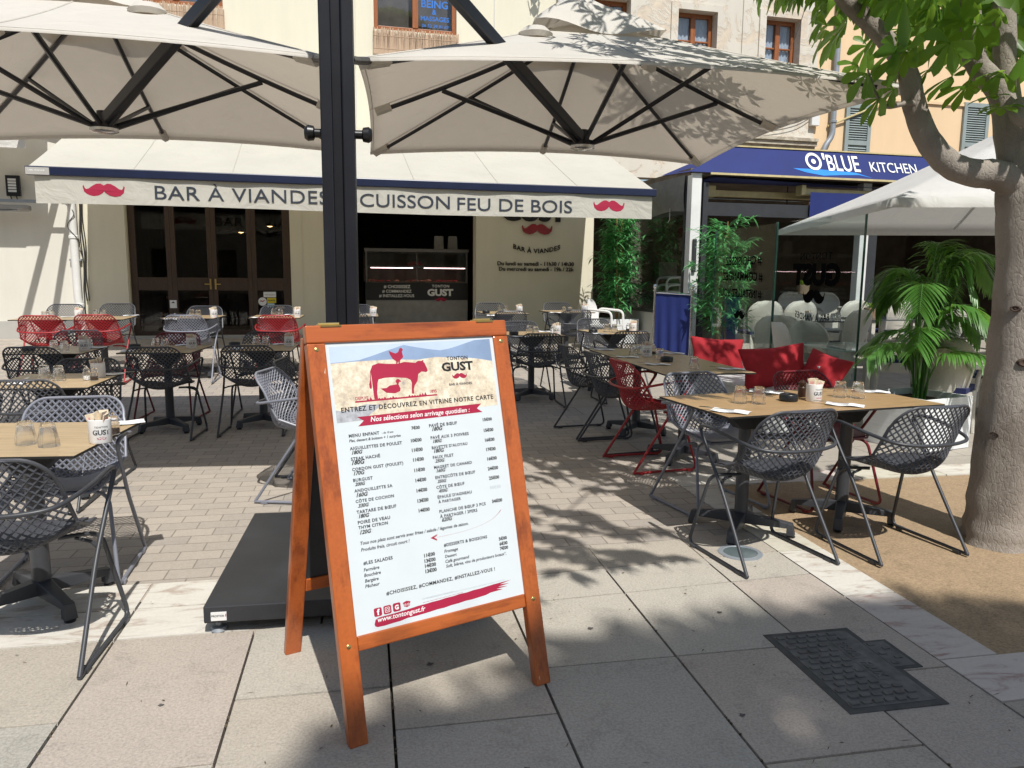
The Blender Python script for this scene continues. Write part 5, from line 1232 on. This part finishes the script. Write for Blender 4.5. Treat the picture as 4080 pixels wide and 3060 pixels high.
# bench with loose cushions
bn = thing('bench', 'pale grey built bench running beside the long table under red cushions', 'bench', (2.28,7.75,0), R(12))
MB().box(-.24,.24,-.98,.98,.06,.40).box(-.26,.26,-1.0,1.0,.40,.435).build('seat', mt['bench'], bn, bevel=.005)
MB().box(.262,.32,-1.0,1.0,.0,.66).build('backrest', mt['bench'], bn, bevel=.005)
MB().box(-.20,.24,-.95,.95,0,.06).build('plinth', mt['darkgrey'], bn)
def cushion(x, y, z, rz, tilt, w_, h_, label, roll=0):
    n = 12; mb = MB(); T = .075
    def f(sg):
        def g(u, v):
            a, b = u*2-1, v*2-1; k = (max(0,1-a*a)*max(0,1-b*b))**.42
            pin = 1 + .10*abs(a*b)**1.5 - .055*(1-abs(a*b))*max(abs(a),abs(b))**2
            return (a*w_/2*pin, sg*(T*k + .006*math.sin(a*7+b*3)*k), b*h_/2*pin)
        return g
    mb.grid(f(-1), n, n); mb.grid(lambda u, v: f(1)(1-u, v), n, n)
    M_ = Matrix.Translation((x,y,z)) @ Matrix.Rotation(R(rz),4,'Z') @ Matrix.Rotation(R(tilt),4,'X') @ Matrix.Rotation(R(roll),4,'Y')
    o = mb.build('cushion', mt['redcush'], None, True, 0, M_, True); s = o.modifiers.new('soft','SUBSURF'); s.levels = s.render_levels = 1
    return tag(o, label, 'cushion', 'red cushions on the bench')
cushion(2.15,8.02,.635,8,-18,.58,.36,'farthest red cushion lying low at the bamboo end of the bench',4)
cushion(2.42,7.05,.625,-4,-20,.60,.40,'large middle red cushion propped upright on the bench',-7)
cushion(2.80,6.86,.60,-48,-26,.42,.36,'nearest red cushion slumped in folds at the tree end of the bench',14)
# blue cloth screen on chrome posts
bs_ = thing('cloth_screen', 'royal blue cloth screen hung between chrome posts beside the bamboo', 'screen', (2.06,11.2,0), R(-32))
for x in (0, .55):
    MB().tube([(x,0,.02),(x,0,1.22)],.019,12).lathe([(.02,1.22),(.034,1.225),(.034,1.235),(.018,1.245),(.018,1.26),(.030,1.275),(.034,1.295),(.026,1.317),(0,1.325)],16,M=Matrix.Translation((x,0,0))).lathe([(.15,0),(.15,.01),(.03,.03),(.02,.03)],20,M=Matrix.Translation((x,0,0))).build('post', mt['chrome'], bs_, True)
MB().tube([(0,0,1.20),(.55,0,1.18)],.009,8).build('rail', mt['chrome'], bs_, True)
MB().grid(lambda u, v: (.01+.53*u, .012+.018*math.sin(u*22+1.2*v)*(1.05-v), .16+1.04*v-.02*u), 60, 8).build('cloth', mt['blue'], bs_, True)
# clear glass screens with mirrored lettering (they are lettered on the other side)
gx = Matrix.Translation((2.80,10.6,0)) @ Matrix.Rotation(math.atan2(7.1-10.6,3.28-2.80),4,'Z')
GG = 'clear glass screens beside the bench'
edge_m = mat('green_glass_edge', (.03,.09,.07), .15)
def gscreen(x0, x1, label):
    o = thing('glass_screen', label, 'screen', M=gx, group=GG)
    MB().box(x0,x1,-.006,.006,.05,2.055).build('pane', mt['glass'], o)
    MB().box(x0-.012,x0-.0005,-.009,.009,.03,2.065).box(x1+.0005,x1+.012,-.009,.009,.03,2.065).build('edge_strip', edge_m, o)
    for x in (x0+.2, x1-.2): MB().box(x-.03,x+.03,-.03,.03,0,.12).build('clamp', mt['steel'], o, bevel=.004)
    return o
g1 = gscreen(-.12,1.63,'clear glass screen before the shaded bamboo with mirrored hashtags in black')
g2 = gscreen(1.66,3.38,'clear glass screen nearer the palm with a mirrored name and moustache')
def mirr(x1, z): return lambda x, y, d: (x1-x, -.0075, z+y)
mb = MB()
for s, x0, x1, z in (('# CHOISISSEZ',.246,1.307,1.593),('# COMMANDEZ',.179,1.353,1.395),('# INSTALLEZ-VOUS',.065,1.353,1.185)):
    put_text(mb, s, mirr(x1,z), width=x1-x0, height=.105, bold=.02)
flat_poly(mb, moustache(.33), lambda x,y,d: (.753+x,-.0075,.965+y)); mb.build('lettering', mt['vinyl'], g1)
mb = MB()
put_text(mb, 'TONTON', mirr(2.859,1.628), width=.63, height=.075, bold=.01, space=1.2)
put_text(mb, 'GUST', mirr(3.03,1.375), width=.95, height=.21, bold=.06)
flat_poly(mb, moustache(.445), lambda x,y,d: (2.545+x,-.0075,1.25+y))
put_text(mb, 'BAR À VIANDES', lambda x,y,d: (2.874-x,-.0075,.99+y+.25*(x-.345)**2), width=.69, height=.07, bold=.02, space=1.1)
mb.build('lettering', mt['vinyl'], g2)

# ================================================================ wicker armchairs and tables of the neighbour
def uv_mesh(mb, name, m, su=1, sv=1, fn=None):
    me = mb.mesh(name, m, True); uv = me.uv_layers.new(name='UVMap')
    for l in me.loops: p = me.vertices[l.vertex_index].co; uv.data[l.index].uv = fn(p)
    return me
def wb(u, v, off=0):     # balloon shaped back: u across, v up
    a = u*2-1; z = .40+.54*v; wd = .185+.085*math.sin(min(1,v*1.05)*PI*.62)
    if v > .62: wd *= math.sqrt(max(.0,1-((v-.62)/.385)**2))
    return (a*wd, -.235-.10*v+.13*a*a*(1-.35*v)+off, z)
mbk = MB().grid(lambda u,v: wb(u,v,.012), 18, 18).grid(lambda u,v: wb(1-u,v,-.012), 18, 18)
wk_back = uv_mesh(mbk, 'backrest', mt['wicker'], fn=lambda p: (p.x, p.z))
rim = [wb(0,i/18) for i in range(1,18)] + [wb(1,1-i/18) for i in range(1,18)]
wk_rim = uv_mesh(MB().tube(rim, .018, 8), 'back_rim', mt['wicker'], fn=lambda p: (p.x+p.y, p.z))
wk_seat = uv_mesh(MB().box(-.24,.24,-.23,.25,.36,.42).box(-.24,.24,.225,.25,.29,.36).box(-.24,-.215,-.23,.225,.30,.36).box(.215,.24,-.23,.225,.30,.36), 'seat', mt['wicker'], fn=lambda p: (p.x+p.y, p.z))
wk_cush = MB().box(-.225,.225,-.20,.245,.422,.47).mesh('cushion', mt['bluecush'])
wk_leg = {}
for sx in (-1,1):
    for sy in (-1,1): wk_leg[sx,sy] = uv_mesh(MB().tube([(sx*.215,sy*.22,.36),(sx*.23,sy*(.25 if sy > 0 else .30),0)], [.026,.020], 8), 'leg', mt['wicker'], fn=lambda p: (p.x+p.y, p.z))
wk_arm = {sx: uv_mesh(MB().tube(catmull([(sx*.235,-.19,.66),(sx*.285,-.02,.655),(sx*.275,.18,.62),(sx*.245,.235,.54),(sx*.23,.235,.40)],6), .021, 8), 'armrest', mt['wicker'], fn=lambda p: (p.y, p.x+p.z)) for sx in (-1,1)}
WP = []
def wicker(x, y, az, label):
    if not WP:
        o = thing('wicker_armchair', label, 'armchair'); WP.append(o)
        for nm, me in [('backrest',wk_back),('back_rim',wk_rim),('seat',wk_seat),('cushion',wk_cush)] + [('leg',m) for m in wk_leg.values()] + [('armrest',m) for m in wk_arm.values()]:
            inst(nm, me, parent=o)
    else: o = copy_tree(WP[0])
    o.location = (x,y,gz(x,y)); o.rotation_euler = (0,0,R(-az)); tag(o, label, 'armchair', 'cream wicker armchairs of the neighbouring terrace')
for x, y, az, lab in [
 (3.35,9.75,15,'cream wicker armchair just behind the joint of the two glass screens'),
 (3.28,8.70,95,'cream wicker armchair turned sideways right behind the middle cushion'),
 (3.66,9.15,60,'cream wicker armchair at the left end of the glass topped table'),
 (4.35,12.0,-15,'cream wicker armchair seen through the moustache screen with its back to us'),
 (4.62,10.7,-30,'cream wicker armchair with rounded back left of the basket plant'),
 (5.30,12.3,-20,'sunlit cream wicker armchair behind the basket plant on its left'),
 (6.05,12.4,-25,'sunlit cream wicker armchair behind the palm, right of the basket plant'),
 (4.75,9.45,-70,'cream wicker armchair with navy seat seen through the lower palm fronds'),
 (5.10,13.8,170,'pale wicker armchair in the dark veranda, left one under the moustache'),
 (5.75,13.95,172,'pale wicker armchair in the dark veranda, right one under the moustache'),
 (6.15,11.1,-20,'cream wicker armchair peeping out above the palm'),
 (5.05,8.05,-55,'cream wicker armchair with navy seat next to the tree trunk'),
 (3.78,11.85,-10,'cream wicker armchair half behind the shaded bamboo'),
 (4.02,7.10,40,'cream wicker armchair at the near side of the glass topped table')]: wicker(x, y, az, lab)
def otable(x, y, rz, s, m, label, legs=True):
    o = thing('terrace_table', label, 'table', (x,y,gz(x,y)), R(rz), 'tables of the neighbouring terrace'); a = s/2
    MB().box(-a,a,-a,a,.722,.74).build('tabletop', m, o, bevel=.003)
    me = [uv_mesh(MB().box(sx*(a-.06)-.03,sx*(a-.06)+.03,sy*(a-.06)-.03,sy*(a-.06)+.03,0,.721), 'leg', mt['wicker'], fn=lambda p: (p.x+p.y, p.z)) for sx in (-1,1) for sy in (-1,1)]
    for k in me: inst('leg', k, parent=o)
    return o
glt = mat('frosted_table_glass', (.36,.47,.44), .06, 0, .05)
dkt = mat('dark_table_glass', (.05,.06,.065), .08, 0, .05)
otable(3.62,8.02,10,.90,glt,'pale glass topped wicker table right behind the glass screen')
otable(4.35,11.1,12,.85,dkt,'table under the napkins seen through the moustache screen')
otable(5.45,11.5,12,.80,dkt,'dark table carrying the basket plant')
otable(6.9,12.0,12,.85,dkt,'dark table beyond the palm at the veranda')
for x, y, s, lab in ((5.30,11.42,1,'small green plant in a brown basket on the dark table, in sun'),(4.95,13.2,.9,'small plant in a basket on the sill inside the dark veranda')):
    o = thing('basket_plant', lab, 'plant', (x,y,gz(x,y)+(.742 if s == 1 else .95)))
    inst('basket', uv_mesh(MB().lathe([(0,0),(.085,0),(.10,.15),(.095,.155),(.09,.15),(.08,.12),(0,.12)],18), 'basket', mt['basket'], fn=lambda p: (math.atan2(p.y,p.x)*.1, p.z)), parent=o)
    rn = random.Random(8); lv = MB()
    for k in range(130):
        a = rn.uniform(0,6.28); r_ = rn.uniform(0,.10); leaf_blade(lv, Vector((r_*math.cos(a)*.7,r_*math.sin(a)*.7,.13+rn.uniform(0,.08))), Vector((math.cos(a),math.sin(a),rn.uniform(.2,1.3))), Vector((0,0,1)), .06, .007, .2, 3)
    lv.build('foliage', mt['leaf'], o)
for x, y, lab in ((4.22,11.0,'white mug of sachets on the table behind the moustache'),):
    o = tag(inst('sugar_mug', mug_me, (x,y,gz(4.35,11.1)+.742), toward_cam(x,y)+PI*.15), lab, 'mug'); inst('lettering', mugt_me, parent=o); inst('sugar_sachets', sug_me, parent=o)
for x, y, lab in ((4.55,10.95,'left hand'),(4.65,11.0,'right hand')): tag(inst('tumbler', tum_me, (x,y,gz(4.35,11.1)+.742)), '%s tumbler on the dark table behind the moustache screen' % lab, 'glass')
# white resin armchairs: one at the wall end, four stacked inside the veranda
rs_me = {'backrest': MB().grid(lambda u,v: ((u*2-1)*(.20*math.sqrt(max(.02,1-max(0,v-.55)**2/.22))), -.22-.09*v+.05*(u*2-1)**2, .42+.42*v), 12, 12).grid(lambda u,v: ((1-u*2)*(.20*math.sqrt(max(.02,1-max(0,v-.55)**2/.22))), -.235-.09*v+.05*(u*2-1)**2, .42+.42*v), 12, 12).mesh('backrest', mt['whiteplastic'], True),
 'seat': MB().box(-.23,.23,-.23,.23,.40,.425).mesh('seat', mt['whiteplastic'])}
rs_arm = {sx: MB().tube(fillet([(sx*.25,.24,0),(sx*.245,.22,.65),(sx*.24,-.22,.68),(sx*.25,-.28,0)],.09,5), .02, 8).mesh('arm_frame', mt['whiteplastic'], True) for sx in (-1,1)}
def resin(M, label, group=None):
    o = thing('resin_armchair', label, 'armchair', M=M, group=group)
    for nm, me in rs_me.items(): inst(nm, me, parent=o)
    for me in rs_arm.values(): inst('arm_frame', me, parent=o)
resin(Matrix.Translation((1.50,12.55,gz(1.5,12.55))) @ Matrix.Rotation(R(-120),4,'Z'), 'white armchair standing between the bamboo and the cream wall end')
for k in range(4):
    q = fw(9.45-.03*k, 1.35+.05*k); resin(Matrix.Translation((q.x,q.y,.36+.13*k)) @ Matrix.Rotation(R(100),4,'Z'), ('lowest','second from the bottom','second from the top','topmost')[k]+' white armchair of the stack behind the dark side glass', 'stacked white armchairs in the veranda')

# ================================================================ trees
def limb(ctrl, radii, n=7, seg=10):
    pts = catmull(ctrl, n); k = len(pts); rs = []
    for i in range(k):
        t = i/(k-1)*(len(radii)-1); a = min(int(t), len(radii)-2); rs.append((radii[a]+(radii[a+1]-radii[a])*(t-a))*(1+.02*math.sin(i*1.7)+.015*math.sin(i*4.1)))
    return pts, rs
def compound(mb, p, d, size, rn, fine=True):
    """one palmate chestnut leaf: 5-7 leaflets hanging round the end of the stalk p"""
    n = rn.choice((5,6,7)); d = d.normalized(); a0 = rn.uniform(0,6.28); sd = d.orthogonal().normalized(); s2 = d.cross(sd)
    for k in range(n):
        a = a0 + 2*PI*k/n*.86; o = (sd*math.cos(a)+s2*math.sin(a)); dd = (o*.95 + d*.42 + Vector((0,0,-.32))).normalized(); L = size*(.72+.28*abs(math.cos(k*PI/n)))*rn.uniform(.85,1.1)
        up = (d + Vector((0,0,.3))).normalized(); q = dd.cross(up)
        if q.length < .05: q = dd.orthogonal()
        q.normalize(); nn = q.cross(dd); v = []; f = []
        prof_ = ((0,.02),(.25,.08),(.5,.165),(.74,.235),(.89,.165),(1,.0)) if fine else ((0,.03),(.55,.2),(1,.02))
        m = len(prof_)
        for t, w_ in prof_:
            c = p + dd*(L*t) - Vector((0,0,1))*(.28*L*t*t); w_ *= L
            wob = .012*L*math.sin(t*40+k)
            v += [c-q*(w_+wob)+nn*w_*.28, c, c+q*(w_-wob)+nn*w_*.28]
        for i in range(m-1):
            b = i*3; f += [(b,b+1,b+4,b+3),(b+1,b+2,b+5,b+4)]
        mb.add(v, f)
def in_frame_limit(x, y):   # lowest height of the crown over a spot: it hangs lowest round its own forks
    d = math.hypot((x-2.35)/.85, (y-4.0)/.8); return 2.42 + .55*max(0,d-.55)**1.1
tr = thing('chestnut_tree', 'young chestnut tree with pale bark and forked limbs at the edge of the picture', 'tree', (2.74,4.15,0))
def rel(ps): return [Vector(p)-Vector((2.74,4.15,0)) for p in ps]
mb = MB(); g_ = []
pts, rs = limb(rel([(2.75,4.15,-.05),(2.745,4.15,.12),(2.745,4.15,.5),(2.75,4.15,1.0),(2.745,4.15,1.5),(2.72,4.15,1.85),(2.70,4.15,2.15)]), [.205,.19,.172,.158,.152,.16,.14], 6, 16); v_ = []
for i, (p, r_) in enumerate(zip(pts, rs)):
    z_ = max(0, p.z)
    for j in range(28):
        q = 2*PI*j/28; k_ = 1 + .16*math.exp(-z_/.13)*(math.cos(3*q+1.1)+.6*math.cos(5*q+2.3)) + .022*math.sin(3*q+z_*2.3) + .014*math.sin(5*q-z_*5) + .008*math.sin(11*q+z_*9)
        v_.append(p + Vector((r_*k_*math.cos(q), r_*k_*math.sin(q), 0)))
n_ = len(pts); mb.add(v_, [(i*28+j, i*28+(j+1)%28, (i+1)*28+(j+1)%28, (i+1)*28+j) for i in range(n_-1) for j in range(28)])
mb.build('trunk', mt['bark'], tr, True)
dkb = mat('dark_bark_scar', (.075,.05,.038), .95, 0, .4, 30, 60, .8)
for q, z_, s_ in ((-1.9,1.02,.030),(-1.25,.80,.045),(-2.35,1.3,.02),(-1.5,.36,.025),(-2.6,.62,.022),(-1.05,1.22,.028),(-2.0,.50,.016),(-1.2,.10,.05)):
    r_ = .168 if z_ < .3 else .156
    MB().lathe([(.001,.012),(.35,.004),(.6,.009),(.85,.010),(1.1,-.006)],14,M=Matrix.Translation((r_*math.cos(q),r_*math.sin(q),z_)) @ Vector((math.cos(q),math.sin(q),0)).to_track_quat('Z','Y').to_matrix().to_4x4() @ Matrix.Diagonal((s_*1.3,s_*.75,1,1))).build('bark_scar', dkb, tr, True)
limbs = [([(2.66,4.13,1.92),(2.52,4.11,1.985),(2.38,4.1,1.995),(2.25,4.1,2.04),(2.13,4.1,2.16),(2.05,4.1,2.32),(1.99,4.08,2.48),(1.87,4.06,2.62),(1.73,4.05,2.74),(1.6,4.04,2.85),(1.35,3.95,3.15),(1.15,3.8,3.6)], [.085,.078,.072,.066,.060,.056,.05,.046,.044,.038,.028,.015]),
 ([(2.67,4.15,2.0),(2.60,4.15,2.12),(2.52,4.15,2.39),(2.38,4.15,2.54),(2.33,4.14,2.68),(2.30,4.12,2.85),(2.2,4.0,3.3),(2.05,3.8,3.9),(2.0,3.6,4.6)], [.09,.075,.062,.055,.05,.047,.04,.03,.015]),
 ([(2.70,4.17,2.05),(2.63,4.2,2.25),(2.585,4.22,2.45),(2.53,4.22,2.87),(2.55,4.3,3.5),(2.6,4.3,4.4),(2.6,4.2,5.2)], [.09,.07,.058,.054,.045,.03,.015]),
 ([(2.74,4.12,2.05),(2.85,4.0,2.4),(3.0,3.7,2.9),(3.2,3.4,3.5),(3.4,3.2,4.3)], [.1,.075,.06,.045,.02]),
 ([(2.1,4.1,2.30),(2.0,4.05,2.33),(1.86,4.0,2.30),(1.78,3.95,2.35),(1.72,3.93,2.46)], [.018,.014,.011,.008,.004])]
for c, r_ in limbs:
    pts, rs = limb(rel(c), r_, 6); MB().tube(pts, rs, 12).build('branch', mt['bark'], tr, True); g_.append(pts)
MB().lathe([(.075,0),(.085,.02),(.07,.05),(0,.055)],14,M=Matrix.Translation((-.19,-.14,2.33-.06)) @ Matrix.Rotation(R(70),4,'X')).build('branch_scar', mt['bark'], tr, True)
rn = random.Random(21); lv = MB(); tw = MB(); cnt = 0
base = Vector((2.74,4.15,0))
def add_leaf(p, fine, size):
    d = Vector((p.x-2.5, p.y-4.1, rn.uniform(-.5,.5)))
    if d.length < .1: d = Vector((1,0,0))
    compound(lv, p-base, d, size, rn, fine)
# leaves hanging low, round the forks that the picture shows
for k in range(2600):
    x = rn.uniform(1.28,3.5); y = rn.uniform(3.3,5.0); z = rn.uniform(2.36,3.2)
    if z < .13+in_frame_limit(x,y) + .25*math.sin(x*9+y*5)*.5: continue
    if x < .315*y+.16+.25*rn.random() and z < 1.46+.345*y: continue
    if z < 2.7 and rn.random() < .6: continue
    if x > 2.25 and y < 4.3 and rn.random() < .88: continue
    add_leaf(Vector((x,y,z)), True, rn.uniform(.13,.19)); cnt += 1
    if cnt > 165: break
for k in range(900):           # the crown above
    a = rn.uniform(0,6.28); e = rn.uniform(-.5,1); q = rn.uniform(.35,1)**.5
    p = Vector((2.15+1.75*q*math.cos(a)*math.sqrt(1-e*e*.8), 4.0+1.75*q*math.sin(a)*math.sqrt(1-e*e*.8), 4.25+1.35*e*q))
    if math.sin(p.x*4.1+1)+math.sin(p.y*4.7)+math.sin(p.z*3.9) < -.2: continue
    if p.z < 1.46+.345*p.y+.25 and p.x < .34*p.y+.3: continue
    if p.x > 2.2 and p.y < 3.9: continue
    add_leaf(p, False, rn.uniform(.18,.25))
for k in range(46):            # an outer spray towards the street dapples the setts
    a = rn.uniform(0,6.28); q = rn.uniform(0,1)**.6; add_leaf(Vector((1.42+.62*q*math.cos(a), .95+.72*q*math.sin(a), 4.85+rn.uniform(-.3,.3))), False, rn.uniform(.16,.22))
pts, rs = limb(rel([(2.55,4.2,3.4),(2.3,3.4,4.2),(1.9,2.2,4.75),(1.45,1.0,4.9)]), [.03,.022,.014,.006], 6); MB().tube(pts, rs, 8).build('branch', mt['bark'], tr, True)
for c in g_[:3]:               # leaves springing from the limbs
    for i in range(10, len(c), 2):
        if rn.random() < .65:
            p = c[i]+base+Vector((rn.uniform(-.12,.12),rn.uniform(-.12,.12),rn.uniform(-.02,.12)))
            if p.z > 2.4: add_leaf(p, True, rn.uniform(.09,.15))
for q in ((1.80,3.95,2.33),(1.88,3.98,2.38),(1.72,3.93,2.44),(2.42,4.0,2.30),(2.40,4.05,2.36),(2.6,3.85,2.52),(2.72,3.8,2.46),(2.66,3.9,2.62),(2.25,4.0,2.40),(2.2,4.05,2.46)):
    add_leaf(Vector(q), True, rn.uniform(.10,.16))
lv.build('crown', mt['leaf'], tr, True)
# a second street tree stands behind the camera and shades the near paving
t2 = thing('street_tree', 'chestnut street tree behind the viewpoint that shades the near slabs', 'tree', (4.9,-7.2,0))
pts, rs = limb([(0,0,-.05),(0,0,1),(.02,0,3.4),(-.1,.1,7.0),(-.1,.3,11.6)], [.26,.22,.2,.14,.04]); MB().tube(pts, rs, 14).build('trunk', mt['bark'], t2, True)
lv = MB()
for k in range(3400):
    a = rn.uniform(0,6.28); e = rn.uniform(-1,1); q = rn.uniform(.2,1)**.5
    p = Vector((-.15+2.15*q*math.cos(a)*math.sqrt(1-e*e), .62+1.6*q*math.sin(a)*math.sqrt(1-e*e), 12+.7*e*q)) if k % 5 else Vector((-1.85+.95*q*math.cos(a), .35+.8*q*math.sin(a), 12+.5*e))
    if math.sin(p.x*3.1+1)+math.sin(p.y*3.7+.5)+math.sin(p.z*2.9) < -1.5: continue
    compound(lv, p, Vector((p.x,p.y,rn.uniform(-.5,.5))), rn.uniform(.24,.36), rn, False)
lv.build('crown', mt['leaf'], t2, True)
# ================================================================ litter on the paving: bits nobody could count
rn = random.Random(77); mb = MB()
for k in range(150):
    a = rn.uniform(-2.2,2.3); b = rn.uniform(1.2,3.6); L = rn.uniform(.003,.010); W = L*rn.uniform(.15,.6); q = rn.uniform(0,6.28)
    if k % 9 == 0: L *= 2.2; W = .0016
    Q = PM @ Matrix.Translation((a,b,.003)) @ Matrix.Rotation(q,4,'Z')
    mb.add([(-L,0,0),(0,-W,.001),(L,0,.003),(0,W,.0015)], [(0,1,2,3)], 0, Q)
for k in range(90):            # dust and grit gathered in the joints
    a = rn.choice([-1.0,-.465,.07,.615,1.16,1.71])+rn.uniform(-.004,.004); b = rn.uniform(1.3,3.1)
    mb.box(-.003,.003,-.004,.004,-.004,.002,0,PM @ Matrix.Translation((a,b,0)) @ Matrix.Rotation(rn.uniform(0,3),4,'Z'))
tag(mb.build('litter', mat('dry_litter', (.10,.075,.045), .95, 0, .4, 40)), 'scattered dry leaf bits and grit on the paving slabs', 'litter', None, 'stuff')
mb = MB()
for a, b, r_ in ((-.93,2.02,.03),(-.42,2.12,.012),(.22,2.72,.013),(1.22,2.2,.011),(.9,2.9,.012),(-1.3,2.75,.01),(.45,2.05,.01),(-.7,2.6,.009),(1.5,2.95,.012)):
    n = 11; mb.add([tuple(PM @ Vector((a+r_*(1+.3*math.sin(i*2.3))*math.cos(2*PI*i/n), b+r_*.8*(1+.3*math.cos(i*1.7))*math.sin(2*PI*i/n), .0032))) for i in range(n)], [tuple(range(n))])
tag(mb.build('gum_stains', mat('trodden_gum', (.09,.085,.08), .8)), 'dark trodden gum spots on the paving slabs', 'stain', None, 'stuff')

# the house on the other side of the square, seen only as a reflection in the glass
ob2 = thing('opposite_building', 'plain plastered house across the square behind the viewpoint', 'building', (0,-26,0))
wall_holes(MB(), -30, 30, 0, 13, [(x, x+1.1, z, z+1.9) for x in range(-28, 29, 4) for z in (.9, 4.4, 7.9)], -.4, 0).build('wall', mt['peach'], ob2)
MB().box(-30,30,-.7,-.6,0,13).build('interior', mt['dark'], ob2)
bpy.data.objects.remove(_to); bpy.data.curves.remove(_tc)
